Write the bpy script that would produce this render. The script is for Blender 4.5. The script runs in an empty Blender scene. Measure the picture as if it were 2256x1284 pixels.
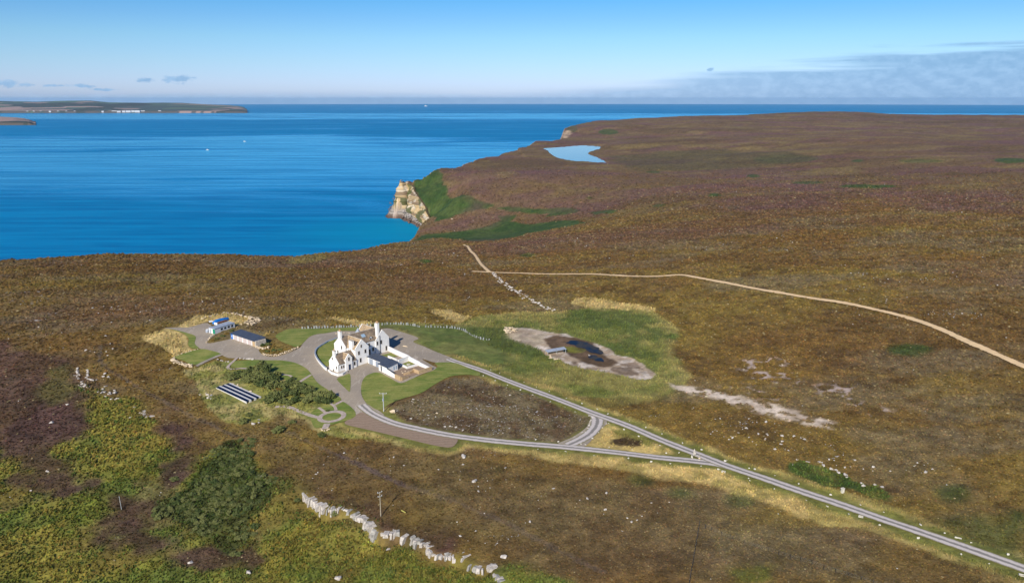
import bpy, bmesh, math, random
import numpy as np
from mathutils import Vector, Matrix
from mathutils.geometry import delaunay_2d_cdt

SC = bpy.context.scene
COL = SC.collection
RNG = np.random.default_rng(7)
random.seed(7)

# ------------------------------------------------------------------ camera
W0, H0 = 2256.0, 1284.0
FPX = (W0 / 2) / math.tan(math.radians(33))
PITCH = math.atan((642 - 217) / FPX)
CZ = 172.0
cam_d = bpy.data.cameras.new('camera')
cam = bpy.data.objects.new('camera', cam_d)
COL.objects.link(cam)
cam_d.sensor_width = 36
cam_d.lens = 18 / math.tan(math.radians(33))
HAZE_D = 1.6e-5
cam_d.clip_start = 1.0
cam_d.clip_end = 250000
cam.location = (0, 0, CZ)
cam.rotation_euler = (math.pi / 2 - PITCH, 0, 0)
SC.camera = cam

# ------------------------------------------------------------------ light
SUN_EL = math.radians(31)
SUN_AZ = math.radians(198)          # clockwise from +Y: behind the camera, a little to the left
world = bpy.data.worlds.new('World')
SC.world = world
world.use_nodes = True
sun_d = bpy.data.lights.new('sun', 'SUN')
sun_d.energy = 4.6
sun_d.angle = math.radians(0.5)
sun_d.color = (1.0, 0.93, 0.82)
sun = bpy.data.objects.new('sun', sun_d)
COL.objects.link(sun)
to_sun = Vector((math.sin(SUN_AZ) * math.cos(SUN_EL), math.cos(SUN_AZ) * math.cos(SUN_EL), math.sin(SUN_EL)))
sun.rotation_euler = (-to_sun).to_track_quat('-Z', 'Y').to_euler()
SC.view_settings.view_transform = 'Standard'
SC.view_settings.look = 'None'
SC.view_settings.gamma = 1
SC.view_settings.exposure = 0.3
SC.cycles.use_denoising = True
SC.cycles.max_bounces = 6
SC.cycles.diffuse_bounces = 2
SC.cycles.volume_bounces = 0


class N:
    """small node-tree writer"""
    def __init__(self, tree):
        self.t = tree
        tree.nodes.clear()

    def n(self, kind, **kw):
        nd = self.t.nodes.new(kind)
        ins = kw.pop('i', {})
        for k, v in kw.items():
            setattr(nd, k, v)
        for k, v in ins.items():
            s = nd.inputs[k]
            if isinstance(v, bpy.types.NodeSocket):
                self.t.links.new(v, s)
            else:
                s.default_value = v
        return nd

    def math(self, op, a, b=0.0, c=None, clamp=False):
        nd = self.n('ShaderNodeMath', operation=op, use_clamp=clamp)
        for k, v in enumerate((a, b) if c is None else (a, b, c)):
            if isinstance(v, bpy.types.NodeSocket):
                self.t.links.new(v, nd.inputs[k])
            else:
                nd.inputs[k].default_value = v
        return nd.outputs[0]

    def mix(self, f, a, b, blend='MIX'):
        nd = self.n('ShaderNodeMix', data_type='RGBA', blend_type=blend)
        for s, v in ((nd.inputs[0], f), (nd.inputs[6], a), (nd.inputs[7], b)):
            if isinstance(v, bpy.types.NodeSocket):
                self.t.links.new(v, s)
            else:
                s.default_value = v if not isinstance(v, tuple) or len(v) == 4 else (*v, 1)
        return nd.outputs[2]

    def ramp(self, f, lo, hi):
        """smooth 0..1 between lo and hi"""
        nd = self.n('ShaderNodeMapRange', interpolation_type='SMOOTHSTEP', i={0: f, 1: lo, 2: hi, 3: 0.0, 4: 1.0})
        return nd.outputs[0]

    def noise(self, vec, scale, detail=3.0, rough=0.55, dist=0.0):
        nd = self.n('ShaderNodeTexNoise', i={'Vector': vec, 'Scale': scale, 'Detail': detail, 'Roughness': rough, 'Distortion': dist})
        return nd.outputs[0]

    def mapping(self, vec, scale=(1, 1, 1), rot=(0, 0, 0), loc=(0, 0, 0)):
        return self.n('ShaderNodeMapping', i={'Vector': vec, 'Scale': scale, 'Rotation': rot, 'Location': loc}).outputs[0]

    def bsdf(self, **i):
        b = self.n('ShaderNodeBsdfPrincipled', i=i)
        o = self.n('ShaderNodeOutputMaterial')
        self.t.links.new(b.outputs[0], o.inputs[0])
        return b


def new_mat(name):
    m = bpy.data.materials.new(name)
    m.use_nodes = True
    return m, N(m.node_tree)


def plain(name, c, rough=0.85, var=0.25, scale=3.0, spec=0.3, bump=0.0, c2=None, metallic=0.0):
    """one colour with grain and wear"""
    m, t = new_mat(name)
    co = t.n('ShaderNodeTexCoord').outputs['Object']
    f = t.ramp(t.noise(co, scale, 5.0, 0.65), 0.3, 0.72)
    d = c2 if c2 else tuple(x * (1 - var) for x in c)
    col = t.mix(f, tuple(min(1, x * (1 + var * 0.4)) for x in c), d)
    kw = {'Base Color': col, 'Roughness': rough, 'Specular IOR Level': spec, 'Metallic': metallic}
    b = t.bsdf(**kw)
    if bump:
        bp = t.n('ShaderNodeBump', i={'Strength': 0.6, 'Distance': bump, 'Height': t.noise(co, scale * 3, 4.0)})
        t.t.links.new(bp.outputs[0], b.inputs['Normal'])
    return m


# sky: Nishita daylight; the low cloud bank and small clouds live in direction space
w = N(world.node_tree)
sky = w.n('ShaderNodeTexSky', sky_type='NISHITA', sun_disc=False, sun_elevation=SUN_EL, sun_rotation=SUN_AZ,
          altitude=170.0, air_density=1.0, dust_density=0.35, ozone_density=3.0)
dirv = w.n('ShaderNodeTexCoord').outputs['Generated']
sep = w.n('ShaderNodeSeparateXYZ', i={0: dirv})
el = w.math('MULTIPLY', w.math('ARCSINE', sep.outputs[2]), 57.2958)
az = w.math('MULTIPLY', w.math('ARCTAN2', sep.outputs[0], sep.outputs[1]), 57.2958)
grade = w.n('ShaderNodeValToRGB', i={0: w.math('DIVIDE', w.math('ADD', el, 1.0), 31.0, clamp=True)})
cr = grade.color_ramp
cr.interpolation = 'EASE'
cr.interpolation = 'LINEAR'
cr.elements[0].position = 0.0
cr.elements[0].color = (0.47, 0.58, 1.0, 1)
cr.elements[1].position = 1.0
cr.elements[1].color = (0.20, 0.37, 0.66, 1)
for p, c in ((0.04, (0.47, 0.58, 1.0, 1)), (0.066, (0.474, 0.588, 0.98, 1)), (0.11, (0.432, 0.577, 0.85, 1)), (0.161, (0.375, 0.56, 0.77, 1)), (0.203, (0.30, 0.51, 0.745, 1)), (0.258, (0.20, 0.475, 0.72, 1)), (0.40, (0.19, 0.44, 0.70, 1))):
    e = cr.elements.new(p)
    e.color = c
graded = w.mix(1.0, sky.outputs[0], grade.outputs[0], 'MULTIPLY')
# cloud bank: streaky stratus low over the horizon, rising to the right; small cumulus at left
cv = w.n('ShaderNodeCombineXYZ', i={0: w.math('MULTIPLY', az, 0.11), 1: w.math('MULTIPLY', el, 1.9), 2: 0.0}).outputs[0]
n1 = w.noise(cv, 1.0, 5.0, 0.5, 0.3)
cv2 = w.n('ShaderNodeCombineXYZ', i={0: w.math('MULTIPLY', az, 0.9), 1: w.math('MULTIPLY', el, 1.6), 2: 3.0}).outputs[0]
n2 = w.noise(cv2, 1.0, 5.0, 0.6)
top = w.math('ADD', 0.55, w.math('MULTIPLY', w.ramp(az, -2.0, 34.0), 2.9))         # top edge of the bank, degrees
bank = w.math('SUBTRACT', top, el)
bank = w.math('ADD', bank, w.math('MULTIPLY', w.math('SUBTRACT', n1, 0.5), w.math('ADD', 0.5, w.math('MULTIPLY', w.ramp(az, 0.0, 30.0), 2.8))))
bank = w.math('ADD', bank, w.math('MULTIPLY', w.math('SUBTRACT', n2, 0.5), 0.3))
bankm = w.math('MULTIPLY', w.ramp(bank, -0.1, 0.75), w.math('ADD', 0.58, w.math('MULTIPLY', w.ramp(az, 0.0, 32.0), 0.24)))
cloudm = bankm
def puff(ca, ce, wa, we, k):
    global cloudm
    da = w.math('DIVIDE', w.math('SUBTRACT', az, ca), wa)
    de = w.math('DIVIDE', w.math('SUBTRACT', el, ce), we)
    r = w.math('SQRT', w.math('ADD', w.math('MULTIPLY', da, da), w.math('MULTIPLY', de, de)))
    nn = w.noise(w.n('ShaderNodeCombineXYZ', i={0: w.math('MULTIPLY', az, 1.6), 1: w.math('MULTIPLY', el, 3.2), 2: k}).outputs[0], 1.0, 5.0, 0.65)
    m = w.math('MULTIPLY', w.ramp(w.math('ADD', w.math('SUBTRACT', 1.0, r), w.math('MULTIPLY', w.math('SUBTRACT', nn, 0.5), 2.4)), 0.15, 0.75), 0.75)
    cloudm = w.math('MAXIMUM', cloudm, m)
def dir_of(px, py):
    u, v = (px - W0 / 2) / FPX, (H0 / 2 - py) / FPX
    c, s = math.cos(PITCH), math.sin(PITCH)
    x, y, z = u, c + s * v, -s + c * v
    return math.degrees(math.atan2(x, y)), math.degrees(math.asin(z / math.sqrt(x * x + y * y + z * z)))
for k, (px, py, wx, wy) in enumerate(((397, 176, 46, 11), (321, 177, 22, 6), (12, 184, 30, 9), (60, 188, 22, 5), (115, 189, 22, 4), (185, 190, 34, 5), (1565, 155, 12, 5), (225, 198, 40, 4))):
    a_, e_ = dir_of(px, py)
    puff(a_, e_, wx / FPX * 57.3, wy / FPX * 57.3, 5.0 + 2.7 * k)
shade = w.mix(w.ramp(n2, 0.35, 0.7), (1.35, 2.65, 4.4), (2.0, 3.4, 5.2))
skycol = w.mix(cloudm, graded, shade)
bg = w.n('ShaderNodeBackground', i={'Color': skycol, 'Strength': 0.13})
wo = w.n('ShaderNodeOutputWorld')
world.node_tree.links.new(bg.outputs[0], wo.inputs[0])


# ------------------------------------------------------------------ noise and terrain
_T = np.random.default_rng(11).random(65536).astype(np.float32)
def vnoise(x, y, seed=0):
    xi = np.floor(x); yi = np.floor(y)
    fx = x - xi; fy = y - yi
    fx = fx * fx * fx * (fx * (fx * 6 - 15) + 10); fy = fy * fy * fy * (fy * (fy * 6 - 15) + 10)
    xi = xi.astype(np.int64) + seed * 7919; yi = yi.astype(np.int64) + seed * 104729
    def h(a, b):
        return _T[(a * 73856093 ^ b * 19349663) & 65535]
    a = h(xi, yi); b = h(xi + 1, yi); c = h(xi, yi + 1); d = h(xi + 1, yi + 1)
    return (a * (1 - fx) + b * fx) * (1 - fy) + (c * (1 - fx) + d * fx) * fy

def fbm(x, y, scale, octs=4, seed=0, gain=0.5):
    """0..1-ish, mean 0.5; scale = metres of the largest blobs"""
    s = 0; a = 1.0; t = 0; f = 1.0 / scale
    for o in range(octs):
        ca, sa = math.cos(0.6 + o * 1.1), math.sin(0.6 + o * 1.1)
        s = s + a * vnoise((x * ca - y * sa) * f, (x * sa + y * ca) * f, seed + o)
        t += a; a *= gain; f *= 2.03
    return s / t

def sstep(x, lo, hi):
    t = np.clip((x - lo) / (hi - lo), 0, 1)
    return t * t * (3 - 2 * t)

def ray(px, py):
    px = np.asarray(px, float); py = np.asarray(py, float)
    u, v = (px - W0 / 2) / FPX, (H0 / 2 - py) / FPX
    c, s = math.cos(PITCH), math.sin(PITCH)
    return u, c + s * v, -s + c * v

def Pz(px, py, z):
    x, y, d = ray(px, py)
    t = (z - CZ) / d
    return np.array([x * t, y * t])

def Pd(px, py, dist):
    x, y, d = ray(px, py)
    t = dist / y
    return np.array([x * t, y * t]), CZ + d * t

# control heights: (pixel x, pixel y, height) - or a forward distance where the last entry is a tuple
CTRL = [
 (-300, 1284, 72), (0, 1284, 72), (300, 1284, 73), (600, 1284, 74), (900, 1284, 76), (1128, 1284, 78), (1600, 1284, 80.5), (2256, 1284, 82), (2600, 1284, 83),
 (300, 1050, 75), (0, 1000, 74), (0, 800, 74), (600, 1060, 76.5), (900, 1100, 78.5), (1300, 1100, 79.5), (1800, 1050, 81), (2256, 1000, 83),
 (800, 790, 80), (860, 800, 80), (800, 740, 80), (880, 740, 80), (742, 831, 79.2), (700, 760, 79.8), (700, 860, 79), (600, 900, 77.5), (520, 870, 78), (450, 760, 79), (540, 745, 79.3), (480, 700, 79.5), (400, 800, 78),
 (1000, 800, 80), (1100, 760, 79.3), (1280, 780, 78.8), (1450, 800, 79.5), (1200, 880, 80), (1300, 940, 80), (1000, 940, 79.6), (1600, 1020, 80.5),
 (2256, 800, 84.5), (1900, 720, 83), (1600, 660, 80), (1400, 620, 77), (1050, 600, 70), (1230, 670, 77), (900, 660, 76), (600, 650, 74), (200, 650, 72), (0, 620, 68), (350, 600, 66.5),
 (0, 574, 60), (150, 565, 61), (300, 559, 60), (480, 562, 58), (650, 565, 55), (720, 558, 51), (830, 543, 38), (900, 532, 20), (950, 555, 42),
 (1000, 545, 48), (1000, 515, 18), (1100, 500, 25), (1200, 480, 36), (1290, 488, 45), (1100, 540, 52), (1200, 560, 63),
 (950, 487, 10), (936, 457, 24), (920, 434, 35), (909, 412, 44), (881, 399, 53), (1000, 440, 42), (1000, 400, 55), (1080, 450, 40), (940, 389, 57), (1000, 371, 58), (1050, 353, 58), (1100, 341, 58), (1185, 314, 58),
 (1400, 450, 60), (1400, 520, 68), (1400, 380, 61), (1300, 366, 59.5), (1240, 357, 59), (1600, 330, 69), (1700, 372, 65), (1750, 345, 76), (1700, 310, 82), (1450, 320, 68), (1340, 330, 60),
 (2256, 560, 88), (1900, 500, 81), (1900, 420, 76), (2256, 420, 82), (2256, 330, 90), (2000, 370, 78), (1700, 450, 74), (1600, 560, 78),
 (1500, 285, (2600,)), (1320, 300, (2500,)), (1800, 285, (2500,)), (2100, 285, (2500,)), (1800, 262, (3050,)), (2256, 265, (2900,)), (1500, 266, (3000,)),
 (1310, 270, (3000,)), (1400, 262, (3200,)), (1500, 258, (3300,)), (1700, 252, (3400,)), (1800, 247, (3450,)), (1900, 247.5, (3450,)), (1960, 251.5, (3450,)), (2256, 250, (3450,)), (2600, 250, (3450,)),
]
_cp, _cz = [], []
for px, py, z in CTRL:
    if isinstance(z, tuple):
        p, z = Pd(px, py, z[0])
    else:
        p = Pz(px, py, z)
    _cp.append(p); _cz.append(z)
for p, z in (((-400, 40), 72), ((0, 30), 78), ((400, 30), 83), ((-900, 300), 60), ((1500, 300), 95), ((3500, 1500), 120), ((2500, 700), 100)):
    _cp.append(np.array(p, float)); _cz.append(z)
_cp = np.array(_cp) / 1000; _cz = np.array(_cz, float)
def _U(r2):
    return 0.5 * r2 * np.log(r2 + 1e-9)
_n = len(_cp)
_K = _U(((_cp[:, None] - _cp[None]) ** 2).sum(-1)) + np.eye(_n) * 2e-5
_Pm = np.c_[np.ones(_n), _cp]
_w = np.linalg.solve(np.block([[_K, _Pm], [_Pm.T, np.zeros((3, 3))]]), np.r_[_cz, 0, 0, 0])

# coast: cliff-top line (pixel, height or distance), land inside
EDGE = [(-700, 640, 58), (-300, 600, 60), (0, 573, 60), (60, 574, 61), (150, 563, 61.5), (230, 557, 61), (300, 557, 60), (480, 561, 58), (600, 564, 56), (650, 564, 55), (720, 557, 51), (830, 542, 38), (900, 531, 20), (926, 517, 4),
        (940, 503, 3), (951, 488, 9), (943, 478, 15), (937, 467, 20), (936, 457, 24), (930, 448.5, 28), (920, 434, 35), (911, 421, 40), (909, 411, 45), (895, 405, 48), (881, 399, 53), (889, 394, 55),
        (940, 388, 57), (1000, 370, 58), (1050, 352, 58), (1100, 340, 58), (1140, 325.5, 58), (1185, 312.5, 58), (1230, 305, 58), (1244, 303, (2820,)), (1252, 289, (2850,)), (1270, 281, (2950,)), (1310, 269, (3100,)), (1400, 261, (3250,)), (1500, 257, (3350,)), (1700, 251, (3450,)), (1800, 246, (3500,)), (1900, 246.5, (3500,)), (1960, 250.5, (3500,)), (2256, 249, (3500,)), (2800, 250, (3500,))]
_e = []
for px, py, z in EDGE:
    _e.append(Pd(px, py, z[0])[0] if isinstance(z, tuple) else Pz(px, py, z))
COAST = np.array(_e + [np.array((5200., 1500.)), np.array((3000., -900.)), np.array((-1800., -900.))])

def poly_sd(x, y, poly):
    """signed distance to a polygon, positive inside"""
    x = np.asarray(x, float); y = np.asarray(y, float)
    d2 = np.full(x.shape, 1e18); ins = np.zeros(x.shape, bool)
    n = len(poly)
    for k in range(n):
        ax, ay = poly[k]; bx, by = poly[(k + 1) % n]
        dx, dy = bx - ax, by - ay
        t = np.clip(((x - ax) * dx + (y - ay) * dy) / (dx * dx + dy * dy + 1e-12), 0, 1)
        d2 = np.minimum(d2, (x - ax - t * dx) ** 2 + (y - ay - t * dy) ** 2)
        c = (ay > y) != (by > y)
        if by != ay:
            ins ^= c & (x < (bx - ax) * (y - ay) / (by - ay) + ax)
    d = np.sqrt(d2)
    return np.where(ins, d, -d)

def line_d(x, y, pts):
    """distance to a polyline and which side (positive = left of its direction)"""
    x = np.asarray(x, float); y = np.asarray(y, float)
    best = np.full(x.shape, 1e18); side = np.zeros(x.shape); along = np.zeros(x.shape); acc = 0
    for k in range(len(pts) - 1):
        ax, ay = pts[k][:2]; bx, by = pts[k + 1][:2]
        dx, dy = bx - ax, by - ay; L = math.hypot(dx, dy) + 1e-9
        t = np.clip(((x - ax) * dx + (y - ay) * dy) / (L * L), 0, 1)
        d2 = (x - ax - t * dx) ** 2 + (y - ay - t * dy) ** 2
        m = d2 < best
        best = np.where(m, d2, best); side = np.where(m, np.sign(dx * (y - ay) - dy * (x - ax)), side); along = np.where(m, acc + t * L, along)
        acc += L
    return np.sqrt(best), side, along

HOUSE_C = np.array((-52.0, 272.0))
LOCH_Z = 58.0
LOCH_PX = [(1197, 327.5), (1215, 326), (1240, 324), (1262, 322), (1290, 320.5), (1320, 321.5), (1337, 323.5), (1330, 327), (1318, 332), (1296, 338), (1306, 343), (1325, 351), (1341, 361), (1318, 361), (1290, 357.5), (1258, 354), (1236, 350), (1222, 345), (1211, 338), (1205, 332)]
LOCH = np.array([Pz(a, b, LOCH_Z) for a, b in LOCH_PX])

def hgt(x, y):
    x = np.asarray(x, float).ravel(); y = np.asarray(y, float).ravel()
    out = np.empty(x.shape)
    CH = 60000
    for s in range(0, len(x), CH):
        xs, ys = x[s:s + CH], y[s:s + CH]
        P = np.c_[xs, ys] / 1000
        z = _w[_n] + P @ _w[_n + 1:]
        for k in range(_n):
            z += _w[k] * _U((P[:, 0] - _cp[k, 0]) ** 2 + (P[:, 1] - _cp[k, 1]) ** 2)
        r = np.hypot(xs, ys)
        hm = sstep(np.hypot(xs - HOUSE_C[0], ys - HOUSE_C[1]), 45, 130)
        z += hm * (fbm(xs, ys, 55, 3, 3) - 0.5) * (0.9 + 1.7 * sstep(r, 350, 900))
        z += (fbm(xs, ys * 1.6, 240, 3, 9) - 0.5) * (8.0 * sstep(r, 600, 1500) + 9.0 * sstep(r, 1500, 2000) * (1 - sstep(r, 2800, 3200))) + (fbm(xs, ys, 620, 2, 13) - 0.5) * 16.0 * sstep(r, 1500, 2300) * (1 - sstep(r, 2900, 3300))
        far = r > 420
        if far.any():
            fx, fy = xs[far], ys[far]
            jag = (fbm(fx, fy, 26, 3, 21) - 0.5) * 9 * sstep(np.hypot(fx, fy), 700, 1200)
            sd = poly_sd(fx, fy, COAST) + np.minimum(jag, 0)
            o = np.maximum(-sd, 0)
            zz = z[far]
            sheer = np.maximum(zz - 3.2 * o, np.maximum(zz, 0) * 0.2 - 1.3 * np.maximum(o - zz * 0.25, 0))
            zz = np.where(o > 0, np.maximum(np.minimum(zz, sheer), -12), zz)
            near = (np.abs(fx - LOCH[:, 0].mean()) < 500) & (np.abs(fy - LOCH[:, 1].mean()) < 700)
            if near.any():
                ls = poly_sd(fx[near], fy[near], LOCH)
                q = zz[near]
                q = np.where(ls > 0, LOCH_Z - np.minimum(1.5, ls * 0.06) - 0.15, np.where(fx[near] ** 2 > 0, np.maximum(q, LOCH_Z + 0.25 + np.minimum(-ls * 0.01, 1.2)), q) * sstep(-ls, 0, 1) + (1 - sstep(-ls, 0, 1)) * LOCH_Z) if True else q
                far_ls = ls < -60
                q = np.where(far_ls, zz[near], q)
                zz[near] = q
            z[far] = zz
        # the small limestone scarp in the foreground: the ground drops towards the camera side
        nearm = (r < 240)
        if nearm.any() and len(SCARP):
            d, sd2, al = line_d(xs[nearm], ys[nearm], SCARP)
            tot = SCARP_LEN
            endf = sstep(al, 0, 6) * sstep(tot - al, 0, 8)
            hh = np.interp(al, SCARP_A, SCARP_H)
            low = np.where(sd2 < 0, sstep(d, 0.0, 0.9) * np.exp(-d / 26.0), 0)
            z[nearm] -= hh * low * endf
        out[s:s + CH] = z
    return out

SCARP = []
def px2w(pts):
    """pixels of the photograph to points on the ground (marched along the sight line)"""
    pts = np.asarray(pts, float)
    dx, dy, dz = ray(pts[:, 0], pts[:, 1])
    ts = np.geomspace(70, 5000, 110)
    X = dx[:, None] * ts; Y = dy[:, None] * ts; Z = CZ + dz[:, None] * ts
    below = (Z.ravel() < hgt(X, Y)).reshape(Z.shape)
    k = np.where(below.any(1), below.argmax(1), len(ts) - 1)
    lo = ts[np.maximum(k - 1, 0)]; hi = ts[k]
    for _ in range(14):
        m = (lo + hi) / 2
        b = CZ + dz * m < hgt(dx * m, dy * m)
        hi = np.where(b, m, hi); lo = np.where(b, lo, m)
    return np.c_[dx * hi, dy * hi, hgt(dx * hi, dy * hi)]

def px1(px, py):
    return px2w([(px, py)])[0]

_sc_px = [(655, 1075, 0.8), (670, 1084, 2.2), (684, 1098, 3.0), (700, 1106, 3.6), (720, 1122, 4.2), (740, 1122, 3.0), (775, 1127, 1.6), (803, 1142, 2.2), (815, 1152, 3.6), (832, 1170, 4.0), (860, 1178, 3.0), (883, 1174, 2.0), (905, 1184, 2.0), (940, 1200, 2.4), (955, 1219, 2.0), (992, 1224, 2.4), (1028, 1232, 2.0), (1060, 1250, 1.8), (1083, 1243, 1.5), (1108, 1284, 1.5)]
_sc_px = [(a, b, h * 0.68) for a, b, h in _sc_px]
_s3 = px2w([p[:2] for p in _sc_px])
SCARP_A = np.r_[0, np.cumsum(np.hypot(*np.diff(_s3[:, :2], axis=0).T))]
SCARP_H = np.array([p[2] for p in _sc_px])
SCARP_LEN = SCARP_A[-1]
SCARP = [tuple(p[:2]) for p in _s3]


# ------------------------------------------------------------------ object helpers
def tag(o, label=None, cat=None, group=None, kind=None):
    if label: o['label'] = label
    if cat: o['category'] = cat
    if group: o['group'] = group
    if kind: o['kind'] = kind
    return o

def link(name, me, mat=None, parent=None, smooth=False):
    o = bpy.data.objects.new(name, me)
    COL.objects.link(o)
    if mat is not None and len(me.materials) == 0:
        me.materials.append(mat)
    if parent: o.parent = parent
    if smooth:
        me.polygons.foreach_set('use_smooth', np.ones(len(me.polygons), bool))
    return o

def mesh_np(name, verts, faces):
    """faces: (n,4) or (n,3) int array"""
    me = bpy.data.meshes.new(name)
    verts = np.asarray(verts, np.float32); faces = np.asarray(faces, np.int32)
    me.vertices.add(len(verts)); me.vertices.foreach_set('co', verts.ravel())
    k = faces.shape[1]
    me.loops.add(faces.size); me.loops.foreach_set('vertex_index', faces.ravel())
    me.polygons.add(len(faces))
    me.polygons.foreach_set('loop_start', np.arange(0, faces.size, k, dtype=np.int32))
    me.polygons.foreach_set('loop_total', np.full(len(faces), k, np.int32))
    me.update(calc_edges=True)
    return me

def col_attr(me, name, rgb):
    a = me.attributes.new(name, 'FLOAT_COLOR', 'POINT')
    a.data.foreach_set('color', np.c_[rgb, np.ones(len(rgb))].astype(np.float32).ravel())

def flt_attr(me, name, v):
    a = me.attributes.new(name, 'FLOAT', 'POINT')
    a.data.foreach_set('value', np.asarray(v, np.float32).ravel())

def empty(name, loc, rz=0.0, label=None, cat=None, group=None):
    o = bpy.data.objects.new(name, None)
    COL.objects.link(o)
    o.empty_display_size = 0.3
    o.location = loc; o.rotation_euler = (0, 0, rz)
    return tag(o, label, cat, group)

def densify(pts, step, closed=False, smooth=True):
    """Catmull-Rom through points"""
    P = [np.array(p, float) for p in pts]
    n = len(P); out = []
    rng = range(n if closed else n - 1)
    for k in rng:
        p1, p2 = P[k], P[(k + 1) % n]
        p0 = P[k - 1] if (k > 0 or closed) else p1
        p3 = P[(k + 2) % n] if (k + 2 < n or closed) else p2
        m = max(1, int(np.linalg.norm(p2 - p1) / step))
        for j in range(m):
            t = j / m
            if smooth:
                out.append(0.5 * ((2 * p1) + (p2 - p0) * t + (2 * p0 - 5 * p1 + 4 * p2 - p3) * t * t + (3 * p1 - p0 - 3 * p2 + p3) * t ** 3))
            else:
                out.append(p1 + (p2 - p1) * t)
    if not closed: out.append(P[-1])
    return np.array(out)
# ------------------------------------------------------------------ plan of the ground (pixels of the photograph)
def W(pts):
    return px2w(pts)[:, :2]

DRIVE_PX = [(362, 723), (394, 721.5), (416, 721.5), (440, 715), (457, 712), (475, 728), (474, 737), (458, 750), (453, 755.5), (463, 756.5), (485, 752), (507, 747), (512, 740), (560, 748), (578, 755), (570, 770), (577, 780), (592, 785.5), (606, 785.5), (630, 780), (659, 767), (665, 760), (672, 752), (683, 742), (698, 736.8), (720, 734), (745, 730), (800, 729), (838, 725.5), (854, 723.5), (876, 729), (921, 744.5), (910, 753), (935, 764), (960, 775), (1000, 791), (1001, 798), (980, 798), (959, 799), (930, 791), (952, 805), (962, 810), (952, 817), (930, 824), (883, 844.5), (861, 834), (836, 821), (820, 822.5), (804, 831), (796.5, 847), (796, 868), (803, 883), (812, 892), (835, 905), (845, 918), (800, 925), (783, 918), (783.5, 908), (771, 895), (753, 884.5), (752, 880), (738, 868), (719, 857), (700, 843.5), (686, 824), (678, 815), (663, 805), (644, 798), (616, 794), (588, 794), (558, 793), (530, 789), (505, 789), (487, 782), (463, 772), (440, 768), (429, 757), (431, 742), (416, 735), (393, 729), (373, 724.5)]
UPPER_PX = [(988, 791), (1000, 796), (1060, 816), (1100, 832), (1160, 855), (1220, 877), (1300, 908), (1380, 937), (1450, 967), (1530, 998.5), (1600, 1026), (1680, 1053), (1760, 1081), (1850, 1111), (1950, 1146), (2050, 1180), (2150, 1215), (2256, 1253), (2430, 1316)]
LOWER_PX = [(796, 892), (812, 906), (835, 919), (870, 933), (920, 945), (980, 957), (1050, 967), (1130, 975.5), (1250, 985.5), (1350, 996), (1450, 1008), (1530, 1016), (1590, 1024.5), (1660, 1046)]
LINK_PX = [(1290, 906), (1318, 914), (1338, 929), (1318, 951), (1284, 985), (1225, 981), (1262, 963), (1288, 945), (1301, 929), (1300, 916)]
STRIP_PX = [(760, 934), (775, 921), (800, 908), (835, 925), (880, 941), (950, 955), (1006, 963), (996, 985), (960, 982), (900, 968), (820, 949)]
TRACK_PX = [(1040, 598.5), (1075, 600), (1100, 601.5), (1150, 602.5), (1200, 604.5), (1300, 604.5), (1350, 607), (1400, 609.5), (1450, 609.5), (1500, 606.5), (1540, 613), (1600, 624), (1660, 636), (1720, 646), (1790, 658), (1860, 668), (1930, 683), (2000, 700.5), (2070, 725), (2120, 748), (2190, 779), (2256, 808), (2400, 870)]
TRACK2_PX = [(1022, 539.5), (1035, 551), (1044, 560), (1052, 571), (1062, 585), (1078, 600)]
LAWNS = {
 'lawn_by_pole': [(796.5, 847), (804, 831), (820, 822.5), (835.6, 821.5), (858, 832.5), (883, 844.5), (907, 835), (930, 826), (953, 817), (964, 808), (958, 800), (980, 798.5), (1004, 800), (1030, 810), (1058, 823), (1052, 828), (1029, 826), (992, 830), (960, 846), (928, 866), (886, 879), (859, 890), (835, 904), (812, 892), (803, 883), (796.5, 868)],
 'lawn_by_house': [(742, 746), (730, 750.5), (714, 759), (699, 769.5), (696, 778), (697, 786), (703, 797), (716, 811), (724, 806), (735, 790), (745, 770)],
 'lawn_triangle': [(742, 835.5), (756, 829), (769.5, 823.5), (772.5, 833.5), (772, 856), (769.5, 864), (764, 859)],
 'lawn_by_shrubs': [(500, 797), (526, 795), (558, 793), (588, 794), (616, 794), (644, 798), (663, 805), (678, 815), (686, 825), (700, 843.5), (719, 857), (738, 868), (752, 880), (738, 886), (715, 880), (690, 860), (655, 850), (630, 838), (600, 826), (570, 816), (540, 813), (513, 808)],
 'lawn_round_garden': [(753, 884.5), (771, 895), (782.5, 908), (783, 917), (772, 924), (756, 929), (728, 937), (697, 943), (687, 930), (682, 914), (700, 900), (723, 890), (738, 888)],
 'lawn_by_wall': [(384, 787), (403, 779.8), (440, 769.5), (463, 772), (487, 781.5), (459, 794.6), (431, 804), (420, 804), (405, 795), (390, 791)],
 'lawn_strip': [(373, 724.5), (393, 729), (416, 735), (431, 742), (429, 757), (438, 767.5), (423, 768), (414, 759), (416, 748), (405, 736), (390, 730)],
 'lawn_behind_drive': [(607, 741), (620, 732), (640, 725), (700, 724.5), (760, 722), (812, 720), (830, 722), (800, 729), (745, 730), (720, 734), (698, 736.8), (683, 742), (672, 752), (664, 760), (652, 765), (635, 759), (618, 752)],
}
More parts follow.
